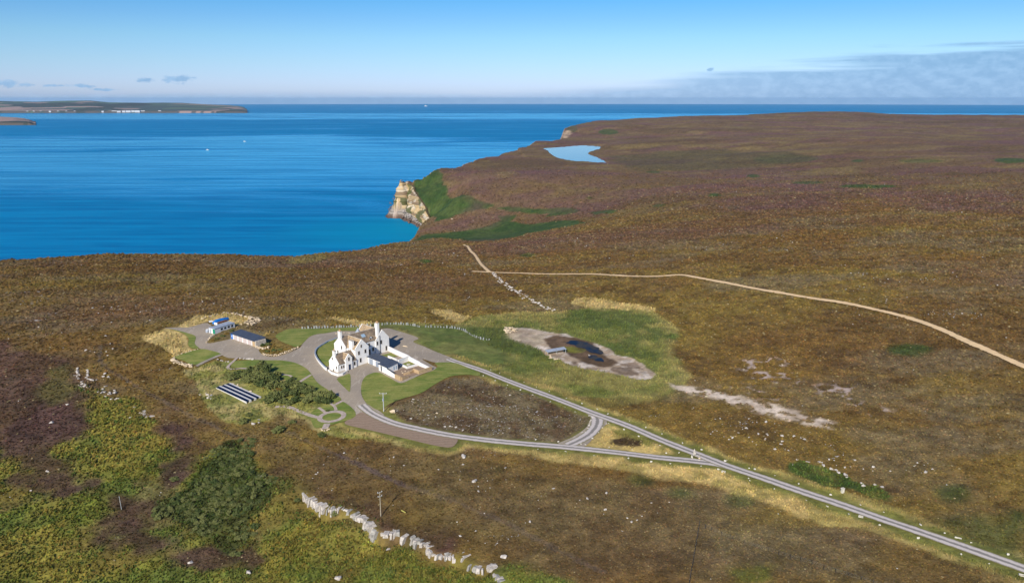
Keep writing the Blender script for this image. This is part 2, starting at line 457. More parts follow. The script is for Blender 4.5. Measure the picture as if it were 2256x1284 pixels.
PATHS = {  # centre line, width in metres
 'garden_path': ([(523, 788), (517, 794), (507, 803), (502, 810), (507, 814), (520, 813.5), (532, 812), (551, 813.5)], 1.1),
 'garden_path.001': ([(603, 820), (612, 823), (626, 826), (640, 828.5), (648, 838)], 0.9),
 'garden_path.002': ([(657, 844), (671, 835), (685.5, 826)], 1.1),
 'garden_path.003': ([(607, 897), (625, 896), (641, 899), (663, 908), (685, 916), (704, 921)], 1.5),
 'garden_path.004': ([(755, 883.5), (746, 888), (737.5, 892.5)], 1.2),
 'garden_path.005': ([(727, 889), (735, 894), (739, 899), (740, 904.5)], 1.0),
 'garden_path.006': ([(702, 898.5), (710, 904), (719.5, 911)], 1.0),
 'garden_path.007': ([(721, 934), (718, 940), (716, 946)], 1.8),
 'paved_path': ([(488, 782), (470, 789), (450, 798), (432, 807.5)], 1.7),
}
dl = {}
def world_poly(key, pts, step=1.2, smooth=True):
    w3 = px2w(pts)
    p = densify(w3[:, :2], step, True, smooth)
    dl[key] = p
    return p
drive_w = world_poly('drive', DRIVE_PX)
upper_w = densify(px2w(UPPER_PX)[:, :2], 1.5)
lower_w = densify(px2w(LOWER_PX)[:, :2], 1.5)
track_w = densify(px2w(TRACK_PX)[:, :2], 3)
track2_w = densify(px2w(TRACK2_PX)[:, :2], 3)
link_w = world_poly('link', LINK_PX)
strip_w = world_poly('strip', STRIP_PX)
lawn_w = {k: world_poly(k, v) for k, v in LAWNS.items()}

# ------------------------------------------------------------------ ground sheet
azs = np.radians(np.r_[np.linspace(-75, -38, 40)[:-1], np.linspace(-38, 38, 1080), np.linspace(38, 75, 40)[1:]])
rs = np.r_[np.geomspace(18, 95, 30)[:-1], np.geomspace(95, 3900, 840)]
A_, R_ = np.meshgrid(azs, rs)
GX = (R_ * np.sin(A_)).ravel(); GY = (R_ * np.cos(A_)).ravel()
GZ = hgt(GX, GY)
R1 = R_.ravel()
nc, nr = len(azs), len(rs)
gi = np.arange(nc * nr).reshape(nr, nc)
quads = np.stack([gi[:-1, :-1], gi[:-1, 1:], gi[1:, 1:], gi[1:, :-1]], -1).reshape(-1, 4)

def near_poly(poly, pad):
    lo = poly.min(0) - pad; hi = poly.max(0) + pad
    return np.where((GX > lo[0]) & (GX < hi[0]) & (GY > lo[1]) & (GY < hi[1]))[0]

flat = np.zeros(len(GX))                 # 1 where the ground is smoothed (lawns, roads, yards)
built_w = [W(p) for p in ([(470, 855), (507, 841), (580, 876), (544, 893)], [(500, 738), (530, 726), (592, 745), (572, 768), (514, 752)], [(712, 822), (735, 770), (800, 720), (870, 760), (955, 808), (884, 845), (830, 825)])]
for p in [drive_w, link_w, strip_w] + list(lawn_w.values()) + built_w:
    i = near_poly(p, 4)
    flat[i] = np.maximum(flat[i], sstep(poly_sd(GX[i], GY[i], p), -2.5, -0.3))
road_d = np.full(len(GX), 1e9)
for p, hw in ((upper_w, 2.2), (lower_w, 2.2)):
    i = near_poly(p, 25)
    d = line_d(GX[i], GY[i], p[::2])[0]
    road_d[i] = np.minimum(road_d[i], d)
for p in (link_w, strip_w):
    i = near_poly(p, 25)
    road_d[i] = np.minimum(road_d[i], np.maximum(-poly_sd(GX[i], GY[i], p), 0) + 2.0)
flat = np.maximum(flat, 1 - sstep(road_d, 2.0, 4.0))
track_d = np.full(len(GX), 1e9)
for p in (track_w, track2_w):
    i = near_poly(p, 12)
    track_d[i] = np.minimum(track_d[i], line_d(GX[i], GY[i], p[::2])[0])

def mixc(a, b, f):
    return a * (1 - f[:, None]) + b * f[:, None]
def c3(*v):
    return np.array(v, float)
BROWN, DARKB, OLIVE = c3(.152, .096, .030), c3(.090, .056, .022), c3(.205, .155, .036)
PURPLE, RUST, GREY = c3(.142, .078, .062), c3(.178, .098, .028), c3(.180, .152, .085)
GREEN, DGREEN, STRAW, LGREEN = c3(.115, .145, .028), c3(.042, .078, .018), c3(.46, .34, .12), c3(.20, .20, .05)
ROCK, MUD, SAND = c3(.52, .47, .40), c3(.12, .080, .045), c3(.56, .40, .22)

xs_, ys_ = GX, GY
nA = fbm(xs_, ys_ * 1.8, 130, 5, 1, 0.6); nB = fbm(xs_, ys_ * 1.5, 34, 5, 40, 0.6); nC = fbm(xs_, ys_, 8, 4, 80, 0.6); nD = fbm(xs_, ys_, 2.6, 3, 120)
nP = fbm(xs_, ys_ * 2.2, 190, 5, 160, 0.62)
farf = sstep(R1, 450, 1100)
C = np.tile(BROWN, (len(GX), 1))
C = mixc(C, OLIVE, sstep(nB * 0.3 + nA * 0.7, 0.38, 0.66) * 0.85)
C = mixc(C, GREY, sstep(fbm(xs_, ys_ * 1.6, 60, 5, 200, 0.6), 0.5, 0.68) * (0.55 - 0.3 * farf))
C = mixc(C, PURPLE, sstep(nP * 0.7 + nB * 0.3, 0.47, 0.6) * (0.35 + 0.5 * farf))
C = mixc(C, RUST, sstep(fbm(xs_, ys_, 70, 4, 230), 0.5, 0.72) * 0.4)
C = mixc(C, DARKB, sstep(nC * 0.6 + fbm(xs_, ys_ * 1.4, 22, 4, 260) * 0.4, 0.50, 0.70) * (0.62 - 0.15 * farf))
C *= c3(1.05, .985, 1.0)[None]
C = mixc(C, np.tile(c3(.140, .092, .058), (len(GX), 1)), .45 * farf)
C = mixc(C, DARKB * 1.15, sstep(fbm(xs_, ys_ * 1.6, 150, 5, 290, .6), 0.53, 0.66) * 0.6 * farf)
C = mixc(C, c3(.16, .075, .085), sstep(fbm(xs_, ys_ * 1.4, 120, 5, 294, .62), 0.55, 0.66) * 0.4 * farf)
C = mixc(C, c3(.23, .17, .06), sstep(fbm(xs_, ys_ * 1.5, 100, 5, 297, .62), 0.56, 0.68) * 0.45 * farf)
rock = np.clip(sstep(fbm(xs_, ys_ * 1.7, 70, 5, 310, 0.6), 0.54, 0.7), 0, 1) * 0.55 * (1 - 0.5 * farf)
moor = np.ones(len(GX))                  # heather cover
brack = np.zeros(len(GX)); grass = np.zeros(len(GX))

def region(px, soft=2.0, rag=3.0, scale=9.0, seed=500, world=None):
    p = W(px) if world is None else world
    i = near_poly(p, soft + rag + 2)
    sd = poly_sd(GX[i], GY[i], p) + (fbm(GX[i], GY[i], scale, 4, seed) - 0.5) * 2.4 * rag
    return i, sstep(sd, -soft, soft)
def paint(i, m, col, moorv=None, rockv=None, gv=None, bv=None):
    C[i] = mixc(C[i], col, m)
    if moorv is not None: moor[i] = moor[i] * (1 - m) + moorv * m
    if rockv is not None: rock[i] = rock[i] * (1 - m) + rockv * m
    if gv is not None: grass[i] = grass[i] * (1 - m) + gv * m
    if bv is not None: brack[i] = brack[i] * (1 - m) + bv * m
def blend(i, a, b, scale, lo=0.4, hi=0.62, seed=600):
    return a[None] * (1 - sstep(fbm(GX[i], GY[i], scale, 5, seed, 0.6), lo, hi))[:, None] + b[None] * sstep(fbm(GX[i], GY[i], scale, 5, seed, 0.6), lo, hi)[:, None]

# foreground slope: bracken, with dark heather between
foreg = [(-400, 1400), (-300, 960), (0, 985), (100, 940), (170, 850), (250, 870), (300, 905), (350, 940), (420, 1010), (470, 990), (560, 1000), (610, 1060), (668, 1086), (720, 1122), (770, 1128), (815, 1152), (850, 1180), (905, 1185), (945, 1210), (1030, 1233), (1080, 1248), (1180, 1262), (1250, 1300), (1250, 1400)]
i, m = region(foreg, 3.0, 5.0, 10, 510)
bcol = blend(i, c3(.150, .165, .028), c3(.225, .195, .036), 18, 0.42, 0.66, 610)
bcol = mixc(bcol, c3(.115, .150, .030), sstep(fbm(GX[i], GY[i], 7, 4, 640), 0.48, 0.66) * 0.7)
bcol = mixc(bcol, c3(.30, .235, .05), sstep(fbm(GX[i], GY[i], 30, 3, 644), 0.5, 0.62) * 0.4)
m = m * (1 - 0.55 * sstep(fbm(GX[i], GY[i], 16, 5, 647, .62), .56, .70))
paint(i, m, bcol, 0.0, 0.0, 0, 1.0)
for px in ([(0, 940), (60, 900), (150, 850), (190, 900), (165, 960), (150, 1000), (175, 1050), (235, 1085), (300, 1100), (370, 1075), (400, 1140), (350, 1160), (280, 1120), (190, 1094), (90, 1085), (45, 1060), (20, 1000)],
           [(235, 1150), (270, 1130), (340, 1165), (420, 1205), (500, 1235), (540, 1250), (460, 1262), (400, 1250), (330, 1225), (265, 1180)],
           [(520, 1210), (560, 1195), (575, 1240), (545, 1262)], [(350, 900), (420, 940), (470, 985), (440, 1010), (400, 1040), (370, 1060), (375, 1000)]):
    i, m = region(px, 3.0, 6.5, 9, 520)
    paint(i, m * 0.9, blend(i, c3(.080, .047, .029), c3(.100, .056, .044), 9, seed=620), 1.0, 0.02, 0, 0.0)
i, m = region([(-400, 930), (-300, 760), (0, 760), (150, 800), (165, 880), (130, 960), (30, 1000)], 4, 8, 22, 525)
paint(i, m * 0.75, blend(i, c3(.075, .042, .030), c3(.115, .062, .05), 12, seed=626), 1.0, 0.02)
i, m = region([(105, 815), (150, 800), (165, 850), (135, 890), (95, 905)], 4, 6, 12, 527)
paint(i, m * 0.6, blend(i, c3(.14, .125, .03), c3(.10, .10, .03), 8, seed=628))
i, m = region([(600, 1040), (660, 1060), (820, 1110), (860, 1150), (980, 1190), (1080, 1240), (1000, 1225), (860, 1165), (740, 1115), (660, 1080)], 3, 6, 10, 529)
paint(i, m * 0.85, blend(i, c3(.085, .042, .036), c3(.062, .036, .02), 6, seed=629), 1.0)
i, m = region([(600, 1000), (1000, 1020), (1500, 1080), (1750, 1130), (2256, 1310), (1150, 1310), (1080, 1240), (850, 1150), (640, 1060)], 6, 10, 30, 531)
paint(i, m * 0.45, blend(i, c3(.105, .072, .034), c3(.145, .115, .05), 20, seed=632))
# dark scrub ground
SCRUB = [(492, 972), (530, 968), (548, 1008), (562, 1032), (600, 1058), (604, 1100), (545, 1140), (532, 1190), (502, 1222), (480, 1200), (430, 1180), (390, 1150), (342, 1130), (352, 1108), (400, 1080), (440, 1040), (478, 1000)]
scrub_w = W(SCRUB)
i, m = region(SCRUB, 1.0, 1.5, 6, 530)
paint(i, m * 0.85, blend(i, c3(.030, .045, .014), c3(.055, .07, .018), 4, seed=630), 0, 0, 0, 0.6)
# garden: rough grass round the shrubs, solar array and round lawn
GARDEN = [(404, 817), (434, 808), (474, 795), (504, 797), (560, 812), (610, 826), (660, 848), (720, 868), (752, 884), (735, 890), (700, 902), (690, 920), (700, 945), (735, 938), (790, 925), (830, 950), (900, 970), (1000, 986), (1000, 996), (900, 986), (800, 965), (730, 958), (690, 945), (670, 925), (620, 910), (590, 925), (560, 932), (520, 938), (495, 925), (470, 905), (445, 885), (442, 860), (425, 835)]
i, m = region(GARDEN, 0.8, 1.2, 6, 540)
gc = blend(i, c3(.25, .24, .06), c3(.38, .31, .12), 7, 0.42, 0.62, 641)
gc = mixc(gc, c3(.11, .135, .035), sstep(fbm(GX[i], GY[i], 3.2, 4, 645), 0.5, 0.68) * 0.65)
paint(i, m, gc, 0.1, 0.1, 0.8)
# meadow between the house and the pond
MEADOW = [(815, 712), (930, 712), (1000, 716), (1040, 705), (1060, 695), (1100, 690), (1180, 687), (1240, 688), (1290, 680), (1370, 678), (1435, 680), (1452, 690), (1490, 715), (1498, 735), (1485, 760), (1492, 790), (1530, 825), (1502, 850), (1470, 872), (1400, 884), (1300, 880), (1250, 872), (1180, 848), (1080, 815), (1000, 793), (940, 768), (912, 753), (925, 744), (880, 728), (850, 722)]
i, m = region(MEADOW, 1.6, 3.0, 14, 550)
mc = blend(i, c3(.15, .165, .04), c3(.24, .215, .065), 16, 0.40, 0.6, 650)
mc = mixc(mc, c3(.085, .115, .03), sstep(fbm(GX[i], GY[i], 22, 4, 655), 0.5, 0.64) * 0.8)
mc = mixc(mc, c3(.36, .28, .10), (1 - sstep(poly_sd(GX[i], GY[i], W(MEADOW)), 0, 9)) * 0.6 * sstep(fbm(GX[i], GY[i], 9, 3, 657), 0.3, 0.6))
paint(i, m, mc, 0.0, 0.0, 0.7)
i, m = region([(800, 712), (870, 712), (1000, 722), (1045, 742), (1085, 760), (1150, 800), (1080, 806), (1000, 790), (935, 765), (912, 753), (925, 744), (880, 728), (840, 722)], 1.5, 2, 12, 553)
paint(i, m * 0.75, blend(i, c3(.105, .14, .03), c3(.14, .155, .04), 10, seed=659), 0, 0, 0.3)
i, m = region([(1170, 840), (1250, 868), (1330, 880), (1450, 876), (1490, 868), (1440, 890), (1330, 896), (1290, 905), (1220, 875)], 2, 3, 8, 556)
paint(i, m * 0.7, blend(i, c3(.22, .18, .05), c3(.15, .13, .04), 6, seed=661), 0.2, 0, 0.8)
# straw-coloured rough grass
for k, px in enumerate(([(311, 743), (362, 724.5), (376, 725), (405, 736), (416, 748), (414, 759), (423, 768), (438, 769), (382, 785), (371, 776), (347, 761), (319, 750)],
           [(395, 719), (431, 696), (468, 695), (500, 691), (545, 699), (550, 708), (513, 722), (505, 712), (457, 707), (440, 714), (412, 721.5)],
           [(950, 682), (1000, 684), (1042, 700), (1010, 710), (960, 695)], [(1262, 672), (1270, 656), (1300, 655), (1372, 665), (1436, 676), (1442, 686), (1300, 680)], [(735, 700), (760, 702), (800, 706), (822, 712), (800, 720), (770, 716)])):
    i, m = region(px, 0.6, 1.0 if k < 2 else 3, 6, 560)
    paint(i, m * (1 if k < 2 else 0.8), blend(i, c3(.58, .43, .17), c3(.44, .33, .12), 4, seed=662), 0, 0.05, 1.0)
# road verges
nv = fbm(GX, GY, 14, 4, 665)
south = np.zeros(len(GX))
i = near_poly(lower_w, 25); dd, sdd, al = line_d(GX[i], GY[i], lower_w[::2]); south[i] = (sdd < 0) * sstep(al, 60, 95)
i2 = near_poly(upper_w, 25); dd2, sd2_, al2 = line_d(GX[i2], GY[i2], upper_w[::2])
tail = np.zeros(len(GX)); tail[i2] = sstep(al2, 150, 260)
vw = 5.6 + 5.0 * south + 5.5 * tail + (nv - 0.5) * 7
vm = (1 - sstep(road_d, vw - 1.0, vw + 1.5)) * (1 - flat * 0)
st_f = sstep(road_d + (fbm(GX, GY, 5, 3, 668) - 0.5) * 4, 2.8, 5.0) * (0.65 + 0.35 * np.maximum(south, tail))
vi = np.where(road_d < 24)[0]
vc = mixc(np.tile(c3(.17, .17, .04), (len(vi), 1)), mixc(np.tile(c3(.52, .38, .14), (len(vi), 1)), np.tile(c3(.36, .28, .09), (len(vi), 1)), sstep(nC[vi], 0.45, 0.6)), st_f[vi])
paint(vi, vm[vi], vc, 0.0, 0.0, 0.9)
for px in ([(1290, 962), (1335, 932), (1420, 965), (1510, 1003), (1450, 1001), (1360, 990), (1288, 982)],):
    i, m = region(px, 0.7, 0.8, 5, 570)
    paint(i, m, blend(i, c3(.50, .37, .13), c3(.22, .20, .05), 6, seed=671), 0, 0, 1.0)
    i, m = region([(1350, 966), (1380, 962), (1415, 972), (1412, 984), (1370, 984), (1345, 976)], 0.8, 1.0, 4, 572)
    paint(i, m, blend(i, c3(.06, .038, .02), c3(.09, .06, .025), 4, seed=672), 1.0, 0.1, 0)
# rocky heather inside the road loop
LOOP = [(860, 905), (900, 880), (935, 862), (965, 845), (1000, 832), (1050, 832), (1100, 846), (1180, 872), (1260, 905), (1292, 922), (1290, 940), (1262, 958), (1230, 972), (1150, 968), (1050, 958), (960, 945), (890, 932)]
loop_w = W(LOOP)
i, m = region(LOOP, 1.2, 1.5, 8, 575)
paint(i, m, blend(i, c3(.115, .076, .040), c3(.175, .135, .070), 9, 0.42, 0.62, 675), 1.0, 0.7, 0)
# pond: pale stony shore, mud
POND = [(1116, 737), (1125, 728), (1139, 722), (1174, 725), (1212, 732), (1249, 737), (1287, 747), (1324, 760), (1361, 779.6), (1395, 793), (1424, 804.5), (1443, 829), (1440, 838), (1399, 832), (1324, 817), (1262, 804.5), (1232, 792), (1212, 787), (1199, 774.6), (1175, 765), (1149, 754.6), (1130, 745)]
i, m = region(POND, 0.5, 1.6, 6, 580)
pc = blend(i, c3(.60, .51, .41), c3(.40, .30, .20), 5, 0.42, 0.60, 680)
paint(i, m, pc, 0, 0.12, 0)
i, m = region([(1116, 737), (1139, 722), (1174, 726), (1205, 735), (1195, 760), (1175, 765), (1149, 754.6), (1130, 745)], 2, 2, 6, 581)
paint(i, m * 0.8, blend(i, c3(.38, .29, .20), c3(.46, .37, .24), 4, seed=682), 0, 0.05)
i, m = region([(1194, 747), (1224, 738), (1274, 745), (1311, 757), (1331, 779), (1357, 797), (1345, 806), (1331, 808), (1299, 802), (1269, 787), (1244, 775), (1212, 767)], 0.8, 1.6, 7, 583)
paint(i, m, blend(i, c3(.105, .066, .034), c3(.15, .095, .055), 6, seed=684), 0, 0, 0)
i, m = region([(1232, 765), (1262, 762), (1290, 770), (1285, 777), (1262, 778), (1240, 772)], 0.8, 1.5, 5, 584)
paint(i, m * 0.85, blend(i, c3(.17, .17, .02), c3(.12, .11, .03), 4, seed=685))
for px in ([(1340, 812), (1385, 808), (1410, 822), (1415, 830), (1370, 824)], [(1365, 800), (1400, 800), (1420, 815), (1390, 812)], [(1255, 796), (1275, 795), (1282, 806), (1262, 804)]):
    i, m = region(px, 0.5, 1.6, 4, 585)
    paint(i, m * 0.8, blend(i, c3(.14, .095, .06), c3(.20, .14, .09), 4, seed=686), 0, 0, 0)
# dry stony stream bed
i, m = region([(1478, 846), (1520, 850), (1580, 861), (1650, 877), (1720, 893), (1790, 914), (1842, 931), (1838, 944), (1780, 935), (1700, 915), (1620, 892), (1550, 872), (1495, 862)], 1.6, 1.4, 5, 590)
paint(i, m * (0.15 + 0.85 * sstep(nD[i], 0.40, 0.56)), blend(i, c3(.62, .51, .39), c3(.42, .33, .24), 4, seed=690), 0, 0.35, 0)
# eroded peat patches with pale bare edges
for px, k in (([(1610, 800), (1650, 788), (1700, 792), (1730, 815), (1780, 840), (1790, 850), (1740, 850), (1690, 832), (1620, 822)], 0.9), ([(1800, 845), (1860, 850), (1900, 880), (1960, 900), (1960, 915), (1900, 905), (1830, 885)], 0.9), ([(1560, 835), (1640, 845), (1700, 865), (1740, 890), (1660, 872)], 0.6)):
    i, m = region(px, 3, 5, 12, 595)
    ridge = 1 - np.abs(fbm(GX[i], GY[i] * 1.1, 5.5, 2, 695, 0.35) - 0.5) * 10
    paint(i, m * sstep(ridge, 0.25, 0.75) * k, np.tile(c3(.46, .36, .30), (len(i), 1)), 0, 0.2, 0)
# limestone pavement showing through
for cx, cy, rx, ry, k in ((60, 655, 75, 20, 1), (75, 702, 40, 9, 1), (130, 690, 45, 10, 1), (268, 682, 38, 9, 1), (240, 700, 50, 10, .7), (300, 710, 30, 8, .8), (470, 645, 45, 22, .8), (375, 800, 40, 14, .8), (570, 735, 45, 10, .9), (1050, 660, 60, 15, .6), (1110, 635, 60, 14, .6), (1560, 930, 30, 14, .9), (1640, 920, 30, 10, .9), (1450, 905, 50, 16, .9), (1860, 1010, 70, 20, .8), (1960, 1000, 50, 14, 1), (2050, 1025, 60, 14, .9), (2160, 1050, 60, 12, .9), (1800, 1020, 50, 16, .8), (1310, 540, 40, 8, .7), (1700, 545, 90, 14, .6), (1850, 580, 120, 12, .6), (1320, 1120, 60, 30, .5), (1680, 1180, 70, 20, .4), (1300, 1075, 30, 10, .8), (1500, 600, 60, 8, .5), (1900, 640, 90, 12, .5), (2150, 640, 100, 14, .5), (1820, 720, 80, 18, .5), (2030, 780, 60, 12, .5), (1880, 960, 60, 20, .6), (1750, 1000, 60, 16, .7)):
    t = np.linspace(0, 2 * np.pi, 14)[:-1]
    i, m = region(np.c_[cx + rx * np.cos(t), cy + ry * np.sin(t)], 6, 6, 14, 597)
    rock[i] = np.maximum(rock[i], m * k * sstep(nC[i] + 0.3 * nB[i], 0.5, 0.8))
# bracken and rush patches far off, and a slope darkened as hill shading
FAR_GREEN = [[(911, 417), (922, 410), (935, 407), (979, 415), (1019, 430), (1059, 445), (1089, 452), (1077, 460), (1014, 472), (989, 482), (960, 488), (946, 480), (930, 447)],
 [(914, 531), (926, 520), (940, 515), (994, 512), (1057, 502), (1102, 486), (1097, 476), (1139, 473), (1120, 490), (1180, 492), (1251, 485), (1298, 489.6), (1239, 502), (1164, 514), (1089, 532), (1039, 532), (989, 525), (950, 525)],
 [(1079, 457), (1120, 455), (1200, 461), (1250, 455), (1281, 462), (1270, 470), (1200, 478), (1215, 470), (1130, 467)], [(1300, 468), (1330, 464), (1358, 464), (1350, 469), (1310, 473)]]
for px in FAR_GREEN:
    i, m = region(px, 2, 5, 24, 700)
    paint(i, m, blend(i, c3(.040, .072, .016), c3(.062, .090, .022), 20, seed=701), 0.3, 0, 0)
for cx, cy, rx, ry, k in ((937, 576, 14, 4, 1), (1575, 430, 14, 4, .9), (1660, 388, 14, 3, .8), (1888, 355, 14, 3, .8), (1910, 411, 62, 4.5, .9), (1780, 403, 40, 3, .7), (2225, 354, 36, 6, .9), (2015, 770, 50, 14, .8), (1440, 379, 16, 2.5, .7), (1340, 291, 22, 6, .8), (1730, 350, 70, 9, .45), (1690, 355, 30, 6, .4), (1165, 563, 16, 5, .7), (1260, 285, 12, 7, .5), (1298, 436, 8, 3, .6), (1452, 453, 14, 3, .6), (1618, 458, 14, 3, .5), (1830, 1045, 90, 16, .0), (2110, 1085, 30, 16, .7), (2240, 1145, 25, 22, .7), (1410, 1057, 14, 8, .6), (1640, 1107, 14, 8, .6), (1100, 1035, 16, 6, .5), (1500, 1085, 14, 8, .6), (2030, 355, 50, 4, .5)):
    t = np.linspace(0, 2 * np.pi, 16)[:-1]
    i, m = region(np.c_[cx + rx * np.cos(t), cy + ry * np.sin(t)], 2.5, 3.5, 14, 705)
    paint(i, m * k, blend(i, c3(.040, .075, .018), c3(.068, .095, .026), 8, seed=706), 0.4, 0, 0)
i, m = region([(1345, 345), (1450, 334), (1600, 328), (1750, 334), (1805, 350), (1700, 366), (1500, 379), (1390, 374)], 12, 25, 60, 708)
paint(i, m * 0.6, blend(i, c3(.098, .085, .034), c3(.075, .062, .028), 40, seed=709), None, 0.25)  # loch slope: hill shading painted in as a darker tone over its rush green
HOLLOW = [(1738, 1026), (1760, 1018), (1800, 1022), (1840, 1040), (1880, 1058), (1930, 1075), (1965, 1095), (1960, 1106), (1920, 1098), (1870, 1078), (1820, 1066), (1770, 1050), (1740, 1040)]
i, m = region(HOLLOW, 0.8, 1.5, 6, 710)
paint(i, m, blend(i, c3(.055, .085, .02), c3(.11, .12, .03), 6, seed=711), 0, 0, 0, 0.6)
i, m = region([(2080, 1150), (2150, 1130), (2256, 1140), (2256, 1240), (2180, 1210), (2110, 1180)], 3, 4, 12, 712)
paint(i, m * 0.7, blend(i, c3(.13, .12, .03), c3(.075, .095, .025), 9, seed=713), 0.2, 0, 0.4, 0.3)
i, m = region([(1610, 1250), (1640, 1238), (1700, 1245), (1730, 1284), (1600, 1300)], 2, 4, 10, 714)
paint(i, m * 0.7, blend(i, c3(.10, .12, .02), c3(.13, .11, .02), 9, seed=715), 0.2, 0, 0, 0.6)
for px in ([(640, 561), (700, 558), (722, 570), (680, 580), (640, 582)], [(230, 558), (330, 558), (420, 562), (300, 566)]):
    i, m = region(px, 3, 5, 18, 720)
    paint(i, m * 0.7, blend(i, c3(.24, .19, .06), c3(.17, .14, .045), 12, seed=721), 0.6)
for px in ([(1010, 480), (1060, 465), (1110, 470), (1080, 492), (1010, 500), (960, 508)], [(1040, 530), (1120, 525), (1260, 505), (1180, 550), (1100, 565), (1030, 550)], [(1560, 440), (1800, 430), (1900, 450), (1700, 465), (1550, 460)], [(1050, 430), (1200, 420), (1400, 440), (1320, 470), (1200, 455)], [(2000, 430), (2256, 400), (2256, 470), (2050, 470)], [(940, 395), (1100, 380), (1160, 410), (1080, 440), (1000, 420)]):
    i, m = region(px, 18, 26, 50, 725)
    paint(i, m * 0.42, blend(i, c3(.142, .072, .072), c3(.12, .066, .048), 16, seed=726))
i, m = region([(1238, 305), (1242, 292), (1252, 287), (1258, 292), (1252, 304)], 6, 8, 20, 728)
paint(i, m * 0.9, blend(i, c3(.52, .38, .24), c3(.30, .22, .15), 12, seed=729))
# narrow turf line and worn track traces
for px, wd, col, k in (([(620, 945), (760, 1010), (900, 1070), (1000, 1105), (1100, 1145), (1200, 1195), (1330, 1260)], 1.0, c3(.15, .12, .11), .25), ([(222, 763), (225, 800), (300, 850), (400, 905), (520, 960)], 0.9, c3(.14, .11, .09), .45), ([(745, 1000), (900, 1075)], 0.8, c3(.13, .09, .10), .4)):
    p = densify(W(px), 2); i = near_poly(p, 4)
    d = line_d(GX[i], GY[i], p)[0] + (nD[i] - 0.5) * 1.6
    paint(i, (1 - sstep(d, wd * 0.5, wd)) * k, np.tile(col, (len(i), 1)))
# cliffs: bare sandstone where the ground falls to the sea
sl = np.zeros(len(GX))
Zg = GZ.reshape(nr, nc)
dzr = np.abs(np.gradient(Zg, axis=0) / np.gradient(R_, axis=0)); dza = np.abs(np.gradient(Zg, axis=1) / (np.gradient(A_, axis=1) * R_))
slope = np.hypot(dzr, dza).ravel()
csd = np.full(len(GX), 100.0); fi = np.where(R1 > 450)[0]; csd[fi] = poly_sd(GX[fi], GY[fi], COAST)
cm = sstep(slope, 0.55, 1.0) * (csd < 6)
ci = np.where(cm > 0)[0]
strata = fbm(GX[ci] * 0.15, GZ[ci] * 9 + GX[ci] * 0.12, 12, 4, 730, 0.7)
cc = mixc(np.tile(c3(.58, .40, .20), (len(ci), 1)), np.tile(c3(.27, .19, .12), (len(ci), 1)), sstep(strata, 0.45, 0.62))
cc = mixc(cc, np.tile(c3(.48, .42, .36), (len(ci), 1)), sstep(fbm(GX[ci], GY[ci], 8, 3, 733), 0.52, 0.6) * 0.6)
cc = mixc(cc, np.tile(c3(.085, .105, .03), (len(ci), 1)), sstep(fbm(GX[ci], GZ[ci] * 3, 16, 3, 735), 0.54, 0.66) * 0.85)
paint(ci, cm[ci], cc, 0, 0)
si = np.where((csd < -2) & (GZ < 12))[0]
sm = 1 - sstep(GZ[si], 8, 12)
sc = mixc(np.tile(c3(.36, .29, .24), (len(si), 1)), np.tile(c3(.14, .085, .06), (len(si), 1)), 1 - sstep(GZ[si] + (fbm(GX[si], GY[si], 5, 3, 737) - .5) * 6, 1.5, 4.5))
paint(si, sm, sc, 0, 0)
i = np.where((GZ < 6.5) & (csd > -200) & (R1 > 850) & (R1 < 1250) & (slope < 0.6))[0]
# limestone scarp face
di, sdi, ali = line_d(GX, GY, SCARP) if False else (None, None, None)
# grain
C *= (0.58 + 0.86 * nD)[:, None] * (0.86 + 0.28 * fbm(GX, GY, 3.5, 4, 750))[:, None]

# relief of the heather and bracken cover
micro = (fbm(GX, GY, 3.2, 3, 800) - 0.5) * 0.55 + (fbm(GX, GY, 9, 2, 810) - 0.5) * 0.7
amp = np.clip(moor * 0.75 + brack * 1.0 + grass * 0.5, 0.15, 1.0) * (1 - flat) * (1 - sstep(csd, 4, -4) * 0.0)
amp *= sstep(track_d, 1.5, 5)
ZM = GZ + micro * amp * (1.0 + 1.4 * sstep(R1, 400, 1200)) * sstep(csd, -8, 6)
cl = np.where((csd < 4) & (R1 > 600) & (R1 < 1600))[0]
ZM[cl] += (fbm(GX[cl], GY[cl], 7, 3, 820) - 0.5) * 3.2 * sstep(slope[cl], 0.15, 0.5)
# ground is let down under the pond and the loch
POOL = [(1245, 754.5), (1258, 751.5), (1276, 752), (1296, 756), (1311, 762), (1322, 771), (1327, 779.6), (1318, 781), (1302, 775), (1289, 769.6), (1272, 766), (1262, 762)]
POOL2 = [(1294, 785), (1308, 783.5), (1322, 788), (1328, 796), (1318, 798), (1304, 791)]
pool_w = [densify(W(p), 0.7, True) for p in (POOL, POOL2)]
pool_w = [p + np.c_[fbm(p[:, 0], p[:, 1], 2.6, 3, 901) - .5, fbm(p[:, 0], p[:, 1], 2.6, 3, 907) - .5] * 3.4 for p in pool_w]
pond_z = float(hgt([pool_w[0][:, 0].mean()], [pool_w[0][:, 1].mean()])[0])

ground_me = mesh_np('ground', np.c_[GX, GY, ZM], quads)
col_attr(ground_me, 'Col', C)
flt_attr(ground_me, 'rock', rock)
flt_attr(ground_me, 'moor', np.clip(moor + brack * 0.8 + grass * 0.6, 0, 1))

